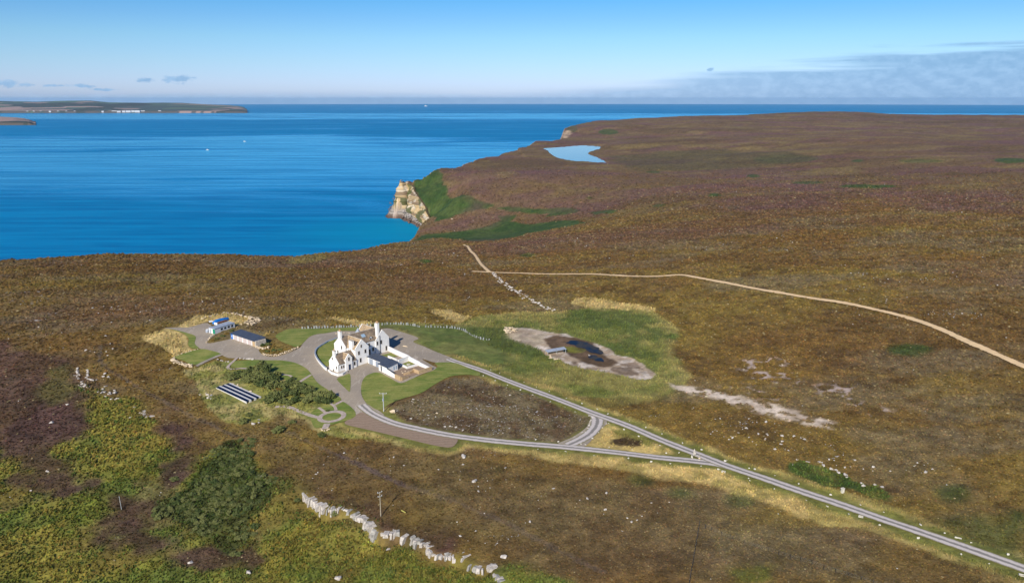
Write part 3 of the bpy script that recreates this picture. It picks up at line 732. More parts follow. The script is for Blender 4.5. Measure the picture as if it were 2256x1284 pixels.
m_ground, t = new_mat('moor_cover')
co = t.n('ShaderNodeTexCoord').outputs['Object']
base = t.n('ShaderNodeAttribute', attribute_name='Col').outputs['Color']
rk = t.n('ShaderNodeAttribute', attribute_name='rock').outputs['Fac']
mo = t.n('ShaderNodeAttribute', attribute_name='moor').outputs['Fac']
f1 = t.noise(co, 0.9, 4.0, 0.7)
f2 = t.noise(co, 0.22, 4.0, 0.65)
k1 = t.math('ADD', 0.42, t.math('MULTIPLY', f1, 1.12))
k2 = t.math('ADD', 0.72, t.math('MULTIPLY', f2, 0.56))
kk = t.math('MULTIPLY', k1, k2)
kc = t.n('ShaderNodeCombineColor', i={0: kk, 1: kk, 2: kk}).outputs[0]
col = t.mix(1.0, base, kc, 'MULTIPLY')
rn = t.noise(t.mapping(co, (0.35, 0.62, 0.4)), 1.0, 5.0, 0.72, 0.6)
rlim = t.math('SUBTRACT', 0.80, t.math('MULTIPLY', rk, 0.25))
rm = t.ramp(t.math('SUBTRACT', rn, rlim), 0.0, 0.035)
rcol = t.mix(t.noise(co, 0.5, 3.0), (0.40, 0.37, 0.36), (0.62, 0.58, 0.53))
col = t.mix(t.math('MULTIPLY', rm, t.ramp(rk, 0.02, 0.15)), col, rcol)
b = t.bsdf(**{'Base Color': col, 'Roughness': 0.92, 'Specular IOR Level': 0.15})
bump = t.n('ShaderNodeBump', i={'Strength': t.math('ADD', 0.18, t.math('MULTIPLY', mo, 0.7)), 'Distance': 0.55, 'Height': t.math('ADD', f1, t.math('MULTIPLY', t.noise(co, 2.6, 3.0, 0.7), 0.4))})
t.t.links.new(bump.outputs[0], b.inputs['Normal'])
ground = link('ground', ground_me, m_ground, smooth=True)
tag(ground, kind='structure', label='brown and purple heather moor with grass and bracken')

# ------------------------------------------------------------------ sea, loch, pools
RE = 7.43e6
sr = np.r_[np.geomspace(350, 6000, 60), np.geomspace(6300, 51500, 70)]
sa = np.radians(np.linspace(-80, 80, 161))
SA, SR = np.meshgrid(sa, sr)
sv = np.c_[(SR * np.sin(SA)).ravel(), (SR * np.cos(SA)).ravel(), (-SR ** 2 / (2 * RE)).ravel()]
si_ = np.arange(len(sa) * len(sr)).reshape(len(sr), len(sa))
sq = np.stack([si_[:-1, :-1], si_[:-1, 1:], si_[1:, 1:], si_[1:, :-1]], -1).reshape(-1, 4)
sea_me = mesh_np('sea', sv, sq)
bay = px1(905, 520)[:2]
shal = np.exp(-(np.hypot(sv[:, 0] - bay[0], sv[:, 1] - bay[1]) / 110) ** 2)
m_sea, t = new_mat('sea_water')
geo = t.n('ShaderNodeNewGeometry').outputs['Position']
big = t.noise(t.mapping(geo, (0.00028, 0.00085, 0), (0, 0, 0.12)), 1.0, 5.0, 0.6, 1.2)
mid = t.noise(t.mapping(geo, (0.0011, 0.0050, 0), (0, 0, 0.2)), 1.0, 5.0, 0.62, 0.8)
fine = t.noise(t.mapping(geo, (0.010, 0.045, 0), (0, 0, 0.25)), 1.0, 4.0, 0.6, 0.5)
gy_ = t.n('ShaderNodeSeparateXYZ', i={0: geo}).outputs[1]
calm = t.math('MULTIPLY', t.ramp(gy_, 1150.0, 1900.0), t.math('SUBTRACT', 1.0, t.ramp(gy_, 3000.0, 4200.0)))        # sheltered water of the bay
calm = t.math('ADD', calm, t.math('MULTIPLY', t.math('MULTIPLY', t.ramp(gy_, 6200.0, 7600.0), t.math('SUBTRACT', 1.0, t.ramp(gy_, 9500.0, 10500.0))), 0.9))
sl_n = t.math('ADD', t.math('MULTIPLY', big, 0.5), t.math('MULTIPLY', mid, 0.5))
slick = t.ramp(t.math('ADD', sl_n, t.math('MULTIPLY', calm, 0.20)), 0.52, 0.68)
sepg = t.n('ShaderNodeSeparateXYZ', i={0: geo})
sx = t.math('SUBTRACT', sepg.outputs[0], float(bay[0])); sy = t.math('SUBTRACT', sepg.outputs[1], float(bay[1]) - 20)
sd_ = t.math('SQRT', t.math('ADD', t.math('MULTIPLY', sx, sx), t.math('MULTIPLY', sy, sy)))
shallow = t.math('MULTIPLY', t.math('SUBTRACT', 1.0, t.ramp(t.math('ADD', sd_, t.math('MULTIPLY', mid, 160.0)), 60.0, 320.0)), 1.0)
swell = t.noise(t.mapping(geo, (0.0022, 0.030, 0), (0, 0, 0.10)), 1.0, 4.0, 0.6, 0.6)
wcol = t.mix(t.ramp(t.math('ADD', t.math('MULTIPLY', swell, 0.65), t.math('MULTIPLY', fine, 0.35)), 0.36, 0.62), (0.002, 0.140, 0.335), (0.003, 0.215, 0.445))
wcol = t.mix(t.math('MULTIPLY', shallow, 0.85), wcol, (0.001, 0.255, 0.42))
bp = t.n('ShaderNodeBump', i={'Strength': 0.5, 'Distance': 1.3, 'Height': t.math('ADD', fine, t.math('MULTIPLY', t.noise(t.mapping(geo, (0.03, 0.12, 0), (0, 0, 0.3)), 1.0, 3.0), 0.45))})
fres = t.n('ShaderNodeFresnel', i={'IOR': 1.33, 'Normal': bp.outputs[0]}).outputs[0]
swl = t.math('ADD', 0.45, t.math('MULTIPLY', t.ramp(swell, 0.35, 0.65), 0.55))
fac = t.math('MULTIPLY', fres, t.math('ADD', 0.10, t.math('MULTIPLY', t.math('MULTIPLY', slick, swl), 1.05)), clamp=True)
dif = t.n('ShaderNodeBsdfDiffuse', i={'Color': wcol})
glo = t.n('ShaderNodeBsdfGlossy', i={'Color': (0.36, 0.85, 1.0, 1), 'Roughness': t.math('SUBTRACT', 0.40, t.math('MULTIPLY', slick, 0.24)), 'Normal': bp.outputs[0]})
mx = t.n('ShaderNodeMixShader', i={0: fac, 1: dif.outputs[0], 2: glo.outputs[0]})
so_ = t.n('ShaderNodeOutputMaterial')
t.t.links.new(mx.outputs[0], so_.inputs[0])
sea = link('sea', sea_me, m_sea, smooth=True)
tag(sea, kind='structure', label='deep blue calm sea with pale slicks')

def tri_poly(poly, step=2.0, z=None, dz=0.0):
    """triangulated sheet over a polygon; heights from the ground unless z is given"""
    poly = np.asarray(poly)[:, :2]
    lo, hi = poly.min(0), poly.max(0)
    gx, gy = np.meshgrid(np.arange(lo[0], hi[0], step), np.arange(lo[1], hi[1], step))
    gx = gx.ravel(); gy = gy.ravel()
    ok = poly_sd(gx, gy, poly) > step * 0.45
    pts = [Vector((float(a), float(b))) for a, b in poly] + [Vector((float(a), float(b))) for a, b in zip(gx[ok], gy[ok])]
    n = len(poly)
    v, e, f, *_ = delaunay_2d_cdt(pts, [], [list(range(n))], 1, 1e-5)
    V = np.array([(p.x, p.y) for p in v]); F = np.array([tuple(q) for q in f if len(q) == 3])
    a = V[F[:, 1]] - V[F[:, 0]]; c = V[F[:, 2]] - V[F[:, 0]]
    flip = a[:, 0] * c[:, 1] - a[:, 1] * c[:, 0] < 0
    F[flip] = F[flip][:, ::-1]
    zz = np.full(len(V), z) if z is not None else hgt(V[:, 0], V[:, 1]) + dz
    return np.c_[V, zz], F

m_loch, t = new_mat('loch_water')
co = t.n('ShaderNodeTexCoord').outputs['Object']
b = t.bsdf(**{'Base Color': (0.03, 0.10, 0.17, 1), 'Roughness': 0.08, 'IOR': 1.33, 'Specular IOR Level': 0.5})
bp = t.n('ShaderNodeBump', i={'Strength': 0.08, 'Distance': 0.3, 'Height': t.noise(t.mapping(co, (0.05, 0.2, 0)), 1.0, 3.0)})
t.t.links.new(bp.outputs[0], b.inputs['Normal'])
v, f = tri_poly(densify(LOCH, 12, True), 25, z=LOCH_Z + 0.02)
tag(link('loch', mesh_np('loch', v, f), m_loch), kind='structure', label='pale blue loch between the moor slopes')
m_pool, t = new_mat('pool_water')
co = t.n('ShaderNodeTexCoord').outputs['Object']
t.bsdf(**{'Base Color': t.mix(t.ramp(t.noise(co, .25, 4.0, .6), .42, .6), (0.006, 0.014, 0.034), (0.05, 0.04, 0.025)), 'Roughness': 0.3, 'IOR': 1.33, 'Specular IOR Level': 0.06})
for p in pool_w:
    v, f = tri_poly(p, 1.5, dz=0.16)
    tag(link('pond_water', mesh_np('pond_water', v, f), m_pool), kind='structure', label='dark open water in the drying pond')

# ------------------------------------------------------------------ roads, yard, lawns, paths
m_gravel, t = new_mat('yard_gravel')
co = t.n('ShaderNodeTexCoord').outputs['Object']
g1 = t.ramp(t.noise(co, 0.09, 5.0, 0.6), 0.35, 0.65); g2 = t.noise(co, 1.6, 4.0, 0.7)
wv = t.noise(t.mapping(co, (0.5, 0.09, 0.3), (0, 0, -0.6)), 1.0, 4.0, 0.6, 1.5)
col = t.mix(g1, (0.36, 0.300, 0.225), (0.30, 0.255, 0.200))
col = t.mix(t.ramp(wv, 0.55, 0.7), col, (0.42, 0.36, 0.285))
kk = t.math('ADD', 0.72, t.math('MULTIPLY', g2, 0.56))
col = t.mix(1.0, col, t.n('ShaderNodeCombineColor', i={0: kk, 1: kk, 2: kk}).outputs[0], 'MULTIPLY')
t.bsdf(**{'Base Color': col, 'Roughness': 0.95, 'Specular IOR Level': 0.1})
m_strip, t = new_mat('brown_gravel')
co = t.n('ShaderNodeTexCoord').outputs['Object']
wv = t.n('ShaderNodeTexWave', wave_type='RINGS', i={'Vector': t.mapping(co, (0.55, 0.55, 0.0)), 'Scale': 0.35, 'Distortion': 6.0, 'Detail': 3.0}).outputs[1]
col = t.mix(t.ramp(t.noise(co, 1.2, 4.0, 0.7), 0.3, 0.7), (0.30, 0.215, 0.15), (0.25, 0.18, 0.125))
col = t.mix(t.math('MULTIPLY', t.ramp(wv, 0.75, 0.98), 0.25), col, (0.40, 0.31, 0.23))
t.bsdf(**{'Base Color': col, 'Roughness': 0.95, 'Specular IOR Level': 0.1})
m_road, t = new_mat('gravel_road')
co = t.n('ShaderNodeTexCoord').outputs['Object']
ac = t.math('ABSOLUTE', t.n('ShaderNodeAttribute', attribute_name='across').outputs['Fac'])
nn = t.noise(co, 0.8, 4.0, 0.65)
w_ = t.math('ADD', ac, t.math('MULTIPLY', t.math('SUBTRACT', nn, 0.5), 0.42))
wheel = t.math('MULTIPLY', t.ramp(w_, 0.14, 0.34), t.math('SUBTRACT', 1.0, t.ramp(w_, 0.62, 0.92)))
col = t.mix(wheel, (0.235, 0.215, 0.19), (0.56, 0.50, 0.45))
col = t.mix(t.ramp(w_, 0.78, 0.98), col, (0.24, 0.21, 0.09))
kk = t.math('ADD', 0.8, t.math('MULTIPLY', t.noise(co, 3.0, 3.0), 0.4))
col = t.mix(1.0, col, t.n('ShaderNodeCombineColor', i={0: kk, 1: kk, 2: kk}).outputs[0], 'MULTIPLY')
t.bsdf(**{'Base Color': col, 'Roughness': 0.9, 'Specular IOR Level': 0.15})
m_lawn, t = new_mat('lawn_turf')
co = t.n('ShaderNodeTexCoord').outputs['Object']
col = t.mix(t.ramp(t.noise(co, 0.16, 5.0, 0.62), 0.34, 0.66), (0.125, 0.175, 0.032), (0.225, 0.235, 0.058))
col = t.mix(t.math('MULTIPLY', t.ramp(t.noise(t.mapping(co, (0.16, 0.7, 0.3), (0, 0, -0.5)), 1.0, 4.0), 0.46, 0.68), 0.65), col, (0.30, 0.28, 0.085))
kk = t.math('ADD', 0.5, t.math('MULTIPLY', t.noise(co, 1.5, 5.0, 0.75), 1.0))
col = t.mix(1.0, col, t.n('ShaderNodeCombineColor', i={0: kk, 1: kk, 2: kk}).outputs[0], 'MULTIPLY')
b = t.bsdf(**{'Base Color': col, 'Roughness': 0.9, 'Specular IOR Level': 0.15})
bp = t.n('ShaderNodeBump', i={'Strength': 0.35, 'Distance': 0.12, 'Height': t.noise(co, 3.0, 4.0, 0.7)})
t.t.links.new(bp.outputs[0], b.inputs['Normal'])
m_path = plain('pebble_path', (0.44, 0.36, 0.30), 0.95, 0.3, 1.2)
m_paving = plain('grey_paving', (0.31, 0.265, 0.205), 0.95, 0.3, 0.5)
m_sand, t = new_mat('sandy_track')
co = t.n('ShaderNodeTexCoord').outputs['Object']
ac = t.math('ABSOLUTE', t.n('ShaderNodeAttribute', attribute_name='across').outputs['Fac'])
col = t.mix(t.ramp(t.noise(co, 0.25, 5.0, 0.65), 0.35, 0.7), (0.80, 0.57, 0.31), (0.66, 0.47, 0.26))
col = t.mix(t.ramp(t.math('ADD', ac, t.math('MULTIPLY', t.math('SUBTRACT', t.noise(co, 0.35, 4.0, 0.7), 0.5), 1.3)), 0.75, 1.0), col, (0.17, 0.12, 0.055))
t.bsdf(**{'Base Color': col, 'Roughness': 0.95, 'Specular IOR Level': 0.1})

def sheet(name, poly, mat, dz, step=2.0, label=None):
    v, f = tri_poly(poly, step, dz=dz)
    return tag(link(name, mesh_np(name, v, f), mat, smooth=True), kind='structure', label=label)
def ribbon(name, line, half, mat, dz, label=None, wob=0.0):
    L = np.asarray(line)[:, :2]
    T = np.gradient(L, axis=0); T /= np.linalg.norm(T, axis=1)[:, None] + 1e-9
    Nn = np.c_[-T[:, 1], T[:, 0]]
    k = np.linspace(-1, 1, 7)
    hw = half * (1 + wob * (fbm(L[:, 0], L[:, 1], 8, 3, 900) - 0.5))
    P = L[:, None, :] + Nn[:, None, :] * (k[None, :, None] * hw[:, None, None])
    z = hgt(P[..., 0], P[..., 1]).reshape(P.shape[:2]) + dz
    z -= 0.02 * (k ** 2)[None]
    idx = np.arange(len(L) * 7).reshape(len(L), 7)
    q = np.stack([idx[:-1, 1:], idx[:-1, :-1], idx[1:, :-1], idx[1:, 1:]], -1).reshape(-1, 4)
    me = mesh_np(name, np.c_[P.reshape(-1, 2), z.ravel()], q)
    flt_attr(me, 'across', np.tile(k, len(L)))
    return tag(link(name, me, mat, smooth=True), kind='structure', label=label)

sheet('driveway', drive_w, m_gravel, 0.10, 1.6, 'grey brown gravel yard and driveway round the house')
sheet('parking_strip', strip_w, m_strip, 0.115, 1.6, 'brown gravel parking strip beside the lower track')
sheet('link_apron', link_w, m_gravel, 0.115, 1.6, 'grey gravel apron beside the curved link')
link_w2 = densify(px2w([(1300, 907), (1311, 915), (1316, 924), (1315, 935), (1308, 947), (1295, 959), (1276, 970), (1252, 981)])[:, :2], 1.0)
ribbon('link_road', link_w2, 1.9, m_road, 0.135, 'curved gravel link between the two tracks', 0.2)
ribbon('upper_road', upper_w, 1.65, m_road, 0.165, 'single track gravel road with two pale wheel lines', 0.16)
ribbon('lower_road', lower_w, 1.65, m_road, 0.145, 'single track gravel road with two pale wheel lines', 0.16)
for k, p in lawn_w.items():
    sheet('lawn', p, m_lawn, 0.16, 1.6)
for k, (px, wd) in PATHS.items():
    ribbon('garden_path' if 'garden' in k else 'paved_path', densify(px2w(px)[:, :2], 0.8), wd / 2, m_path if 'garden' in k else m_paving, 0.21, None, 0.5 if 'garden' in k else 0)
ring_c = px1(731, 918.5); ring_a = px1(758, 914)
ring_e1 = px2w([(704.5, 921), (757.5, 915.5)]); ring_r = np.hypot(*(ring_e1[1] - ring_e1[0])[:2]) / 2
tt = np.linspace(0, 2 * np.pi, 49)
ribbon('garden_path', np.c_[ring_c[0] + ring_r * np.cos(tt), ring_c[1] + ring_r * np.sin(tt)], 0.75, m_path, 0.23, 'pale pebble ring path around a circle of lawn', 0.2)
ribbon('sandy_track', track_w, 2.0, m_sand, 0.30, 'pale sandy track crossing the moor', 0.5)
ribbon('sandy_track', track2_w, 1.15, m_sand, 0.30, 'pale sandy track crossing the moor', 0.6)
# ------------------------------------------------------------------ air
haze_me = bpy.data.meshes.new('haze')
bm = bmesh.new()
bmesh.ops.create_cube(bm, size=1.0)
for v_ in bm.verts:
    v_.co = Vector((v_.co.x * 112000, v_.co.y * 112000, 195.0 if v_.co.z > 0 else -182.0))
bm.to_mesh(haze_me); bm.free()
m_haze = bpy.data.materials.new('haze_air')
m_haze.use_nodes = True
t = N(m_haze.node_tree)
pv = t.n('ShaderNodeVolumePrincipled', i={'Color': (0.42, 0.70, 1.0, 1), 'Density': HAZE_D, 'Anisotropy': 0.0})
oo = t.n('ShaderNodeOutputMaterial')
t.t.links.new(pv.outputs[0], oo.inputs['Volume'])
if HAZE_D > 0:
    haze = link('haze', haze_me, m_haze)
    tag(haze, kind='stuff', label='thin blue sea haze')

# ------------------------------------------------------------------ low vegetation (nobody could count it)
def at_grid(x, y):
    """nearest vertex of the ground sheet"""
    a = np.arctan2(x, y); r = np.hypot(x, y)
    ia = np.clip(np.searchsorted(azs, a), 1, nc - 1); ia -= (a - azs[ia - 1] < azs[ia] - a).astype(int)
    ir = np.clip(np.searchsorted(rs, r), 1, nr - 1); ir -= (r - rs[ir - 1] < rs[ir] - r).astype(int)
    return ir * nc + ia
def ground_z(x, y):
    a = np.arctan2(x, y); r = np.hypot(x, y)
    ia = np.clip(np.searchsorted(azs, a) - 1, 0, nc - 2); ir = np.clip(np.searchsorted(rs, r) - 1, 0, nr - 2)
    fa = np.clip((a - azs[ia]) / (azs[ia + 1] - azs[ia]), 0, 1); fr = np.clip((r - rs[ir]) / (rs[ir + 1] - rs[ir]), 0, 1)
    z = ZM.reshape(nr, nc)
    return (z[ir, ia] * (1 - fa) + z[ir, ia + 1] * fa) * (1 - fr) + (z[ir + 1, ia] * (1 - fa) + z[ir + 1, ia + 1] * fa) * fr

m_tuft, t = new_mat('low_vegetation')
ic = t.n('ShaderNodeAttribute', attribute_type='INSTANCER', attribute_name='tint').outputs['Color']
co = t.n('ShaderNodeTexCoord').outputs['Object']
kk = t.math('ADD', 0.7, t.math('MULTIPLY', t.noise(co, 3.0, 3.0), 0.6))
col = t.mix(1.0, ic, t.n('ShaderNodeCombineColor', i={0: kk, 1: kk, 2: kk}).outputs[0], 'MULTIPLY')
gn_ = t.n('ShaderNodeNewGeometry').outputs['Normal']
up = t.n('ShaderNodeVectorMath', operation='ADD', i={0: gn_, 1: (0.0, 0.0, 1.1)})
nrm = t.n('ShaderNodeVectorMath', operation='NORMALIZE', i={0: up.outputs[0]})       # leaves scatter light as a rounded clump does
b = t.bsdf(**{'Base Color': col, 'Roughness': 0.95, 'Specular IOR Level': 0.08, 'Normal': nrm.outputs[0]})

def tuft_mesh(name, seed, n, spread, h, leaf, droop):
    """a clump of small leaf blades leaning out of a crown"""
    r = random.Random(seed); V = []; F = []
    for k in range(n):
        a = r.uniform(0, 6.283); d = spread * math.sqrt(r.random()) * 0.75
        bx, by = d * math.cos(a) * 0.5, d * math.sin(a) * 0.5
        tx, ty = d * math.cos(a) * 1.35, d * math.sin(a) * 1.35
        tz = h * r.uniform(0.65, 1.1) * (1 - droop * (d / spread) ** 2)
        a2 = a + 1.571 + r.uniform(-.5, .5); lw = leaf * r.uniform(.7, 1.3)
        mx, my, mz = (bx + tx) / 2, (by + ty) / 2, tz * 0.72
        i0 = len(V)
        V += [(bx, by, -0.12), (mx + lw * math.cos(a2), my + lw * math.sin(a2), mz), (tx, ty, tz), (mx - lw * math.cos(a2), my - lw * math.sin(a2), mz)]
        F.append((i0, i0 + 1, i0 + 2, i0 + 3))
    me = bpy.data.meshes.new(name); me.from_pydata(V, [], F); me.materials.append(m_tuft)
    return me
def dome_mesh(name, seed, h):
    """a small uneven cushion"""
    r = random.Random(seed); bm = bmesh.new()
    bmesh.ops.create_icosphere(bm, subdivisions=1, radius=0.5)
    for v_ in bm.verts:
        k = r.uniform(0.65, 1.25)
        v_.co = Vector((v_.co.x * k, v_.co.y * k, max(-0.15, v_.co.z * h * r.uniform(0.7, 1.3))))
    me = bpy.data.meshes.new(name); bm.to_mesh(me); bm.free(); me.materials.append(m_tuft)
    return me
def gn_cover(name, pts, scale, tint, protos, label):
    """one object: geometry nodes set small clumps on the points"""
    me = bpy.data.meshes.new(name)
    me.vertices.add(len(pts)); me.vertices.foreach_set('co', np.asarray(pts, np.float32).ravel())
    col_attr(me, 'tint', tint)
    flt_attr(me, 'size', scale)
    flt_attr(me, 'turn', RNG.uniform(0, 6.283, len(pts)))
    a = me.attributes.new('pick', 'INT', 'POINT'); a.data.foreach_set('value', RNG.integers(0, len(protos), len(pts)).astype(np.int32))
    o = link(name, me)
    ng = bpy.data.node_groups.new(name, 'GeometryNodeTree')
    ng.interface.new_socket('Geometry', in_out='INPUT', socket_type='NodeSocketGeometry')
    ng.interface.new_socket('Geometry', in_out='OUTPUT', socket_type='NodeSocketGeometry')
    nn = ng.nodes; L = ng.links
    gi_ = nn.new('NodeGroupInput'); go = nn.new('NodeGroupOutput')
    g2i = nn.new('GeometryNodeGeometryToInstance')
    for p in reversed(protos):
        oi = nn.new('GeometryNodeObjectInfo'); oi.inputs['Object'].default_value = p; oi.inputs['As Instance'].default_value = True
        L.new(oi.outputs['Geometry'], g2i.inputs[0])
    iop = nn.new('GeometryNodeInstanceOnPoints')
    def named(n_, ty):
        q = nn.new('GeometryNodeInputNamedAttribute'); q.data_type = ty; q.inputs['Name'].default_value = n_
        return q.outputs['Attribute']
    cx = nn.new('ShaderNodeCombineXYZ'); L.new(named('turn', 'FLOAT'), cx.inputs[2])
    e2r = nn.new('FunctionNodeEulerToRotation'); L.new(cx.outputs[0], e2r.inputs[0])
    L.new(gi_.outputs[0], iop.inputs['Points']); L.new(g2i.outputs[0], iop.inputs['Instance'])
    iop.inputs['Pick Instance'].default_value = True
    L.new(named('pick', 'INT'), iop.inputs['Instance Index'])
    L.new(e2r.outputs[0], iop.inputs['Rotation'])
    L.new(named('size', 'FLOAT'), iop.inputs['Scale'])
    L.new(iop.outputs[0], go.inputs[0])
    md = o.modifiers.new('cover', 'NODES'); md.node_group = ng
    return tag(o, label, kind='stuff')
def proto(me):
    return bpy.data.objects.new(me.name, me)
P_HEATH = [proto(dome_mesh('heather_clump', 1, 0.75)), proto(tuft_mesh('heather_clump', 2, 9, .6, .55, .17, .5)), proto(tuft_mesh('heather_clump', 3, 11, .65, .5, .15, .6))]
P_BRACK = [proto(tuft_mesh('bracken_clump', s, 10, .62, .75, .2, .55)) for s in (4, 5, 6)]
P_GRASS = [proto(tuft_mesh('grass_clump', s, 12, .4, .8, .06, .2)) for s in (7, 8, 9)]

NP = 380000
pa = RNG.uniform(math.radians(-38), math.radians(38), NP); pr = np.exp(RNG.uniform(math.log(105), math.log(1500), NP))
px_, py_ = pr * np.sin(pa), pr * np.cos(pa)
gi2 = at_grid(px_, py_)
pz_ = ground_z(px_, py_)
thin = RNG.random(NP) < 1 - sstep(pr, 650, 1450)
scd = np.full(NP, 99.0); nk = pr < 240
scd[nk] = line_d(px_[nk], py_[nk], SCARP)[0]
cov = thin & (scd > 1.3) & (flat[gi2] < 0.25) & (road_d[gi2] > 2.3) & (track_d[gi2] > 2.2) & (pz_ > 8)
kind_m = moor[gi2]; kind_b = brack[gi2]; kind_g = grass[gi2]
u_ = RNG.random(NP)
sel_b = cov & (kind_b > 0.45)
sel_g = cov & ~sel_b & (kind_g > 0.45) & (u_ < 0.85) & (pr < 480)
sel_h = cov & ~sel_b & ~sel_g & (kind_m > 0.3) & (u_ < 0.8)
base_s = np.clip(pr * 0.0030, 0.35, 2.2)
def tints(sel, lo, hi, hue):
    c = C[gi2[sel]] * np.exp(RNG.uniform(math.log(lo), math.log(hi), sel.sum()))[:, None]
    return np.clip(c * (1 + RNG.normal(0, hue, (sel.sum(), 3))), 0.004, 0.9)
def cover(name, sel, size, lo, hi, hue, protos, label, hi_c=None, hi_p=0.0):
    tn = tints(sel, lo, hi, hue)
    if hi_p:
        q = RNG.random(len(tn)) < hi_p
        tn[q] = np.array(hi_c) * RNG.uniform(.7, 1.3, (q.sum(), 1))
    return gn_cover(name, np.c_[px_, py_, pz_][sel], base_s[sel] * size * RNG.uniform(.6, 1.35, sel.sum()), tn, protos, label)
cover('heather', sel_h, 0.85, 0.50, 1.35, 0.06, P_HEATH, 'brown and purple heather clumps covering the moor', (.25, .20, .10), 0.02)
cover('bracken', sel_b, 1.0, 0.55, 1.45, 0.09, P_BRACK, 'yellow green bracken covering the slope in the foreground', (.075, .115, .025), 0.10)
cover('rough_grass', sel_g, 0.9, 0.70, 1.35, 0.05, P_GRASS, 'straw coloured rough grass on the verges and meadow')

# ------------------------------------------------------------------ stones
m_rock = plain('pale_limestone', (0.52, 0.47, 0.41), 0.9, 0.35, 1.6, c2=(0.30, 0.27, 0.23))
m_rock2 = plain('tan_limestone', (0.62, 0.50, 0.34), 0.9, 0.35, 1.4, c2=(0.42, 0.33, 0.22))
m_white = plain('white_stone', (0.62, 0.58, 0.48), 0.8, 0.3, 2.0)
def hull_rock(name, seed, sx, sy, sz, mat, n=15):
    r = random.Random(seed); bm = bmesh.new()
    for k in range(n):
        v3 = Vector((r.gauss(0, 1), r.gauss(0, 1), r.gauss(0, 1))).normalized()
        m_ = max(abs(v3.x), abs(v3.y), abs(v3.z)) ** 0.6
        q = r.uniform(.85, 1.1) / m_
        bm.verts.new((v3.x * q * sx / 2, v3.y * q * sy / 2, max(-0.35, v3.z * q) * sz / 2 + sz * 0.22))
    bmesh.ops.convex_hull(bm, input=bm.verts)
    bmesh.ops.delete(bm, geom=[v_ for v_ in bm.verts if not v_.link_faces], context='VERTS')
    me = bpy.data.meshes.new(name); bm.to_mesh(me); bm.free(); me.materials.append(mat)
    return me
ROCKS = [hull_rock('boulder', s, 1.0, random.uniform(.6, .9), random.uniform(.5, .8), m_rock) for s in range(8)]
ROCKS_T = [hull_rock('boulder', 20 + s, 1.0, random.uniform(.6, .9), random.uniform(.5, .8), m_rock2) for s in range(6)]
MARK = [hull_rock('marker_stone', 40 + s, 1.0, .8, .75, m_white, 12) for s in range(4)]
def put(name, me, x, y, size, rz=None, label=None, cat=None, group=None, dz=0.0, parent=None, z=None):
    o = bpy.data.objects.new(name, me); COL.objects.link(o)
    zz = float(ground_z(np.array([x]), np.array([y]))[0]) if z is None else z
    o.location = (x, y, zz + dz)
    o.rotation_euler = (0, 0, random.uniform(0, 6.28) if rz is None else rz)
    o.scale = (size, size, size) if not isinstance(size, tuple) else size
    if parent: o.parent = parent
    return tag(o, label, cat, group)
# ------------------------------------------------------------------ mesh builder for made things
class MB:
    def __init__(self):
        self.V = []; self.F = []
    def poly(self, pts):
        i = len(self.V); self.V += [tuple(p) for p in pts]; self.F.append(tuple(range(i, i + len(pts))))
    def box(self, x0, x1, y0, y1, z0, z1):
        return self.prism([(x0, y0), (x1, y0), (x1, y1), (x0, y1)], z0, z1)
    def prism(self, pts, z0, z1):
        n = len(pts)
        a = sum(pts[k][0] * pts[(k + 1) % n][1] - pts[(k + 1) % n][0] * pts[k][1] for k in range(n))
        if a < 0: pts = pts[::-1]
        zl = z0 if isinstance(z0, (list, tuple)) else [z0] * n
        zh = z1 if isinstance(z1, (list, tuple)) else [z1] * n
        if a < 0 and isinstance(z1, (list, tuple)): zh = zh[::-1]
        if a < 0 and isinstance(z0, (list, tuple)): zl = zl[::-1]
        i = len(self.V)
        self.V += [(p[0], p[1], z) for p, z in zip(pts, zl)] + [(p[0], p[1], z) for p, z in zip(pts, zh)]
        self.F.append(tuple(range(i + n - 1, i - 1, -1))); self.F.append(tuple(range(i + n, i + 2 * n)))
        for k in range(n):
            j = (k + 1) % n
            self.F.append((i + k, i + j, i + n + j, i + n + k))
        return self
    def hexa(self, b, t):
        """eight corners: bottom ring and top ring"""
        i = len(self.V); self.V += [tuple(p) for p in b] + [tuple(p) for p in t]
        self.F += [(i + 3, i + 2, i + 1, i), (i + 4, i + 5, i + 6, i + 7)] + [(i + k, i + (k + 1) % 4, i + 4 + (k + 1) % 4, i + 4 + k) for k in range(4)]
        return self
    def cyl(self, x, y, z0, z1, r0, r1=None, n=10):
        r1 = r0 if r1 is None else r1
        i = len(self.V)
        for z, r in ((z0, r0), (z1, max(r1, 1e-3))):
            self.V += [(x + r * math.cos(6.2832 * k / n), y + r * math.sin(6.2832 * k / n), z) for k in range(n)]
        self.F += [(i + k, i + (k + 1) % n, i + n + (k + 1) % n, i + n + k) for k in range(n)]
        self.F += [tuple(range(i + n - 1, i - 1, -1)), tuple(range(i + n, i + 2 * n))]
        return self
    def rod(self, p, q, r, n=6):
        p = Vector(p); q = Vector(q); d = (q - p).normalized()
        a = d.orthogonal().normalized(); b_ = d.cross(a)
        i = len(self.V)
        for c in (p, q):
            self.V += [tuple(c + a * r * math.cos(6.2832 * k / n) + b_ * r * math.sin(6.2832 * k / n)) for k in range(n)]
        self.F += [(i + k, i + (k + 1) % n, i + n + (k + 1) % n, i + n + k) for k in range(n)]
        self.F += [tuple(range(i + n - 1, i - 1, -1)), tuple(range(i + n, i + 2 * n))]
        return self
    def build(self, name, mat, parent=None, label=None):
        me = bpy.data.meshes.new(name); me.from_pydata(self.V, [], self.F); me.update()
        o = link(name, me, mat, parent)
        if label: o['label'] = label
        return o

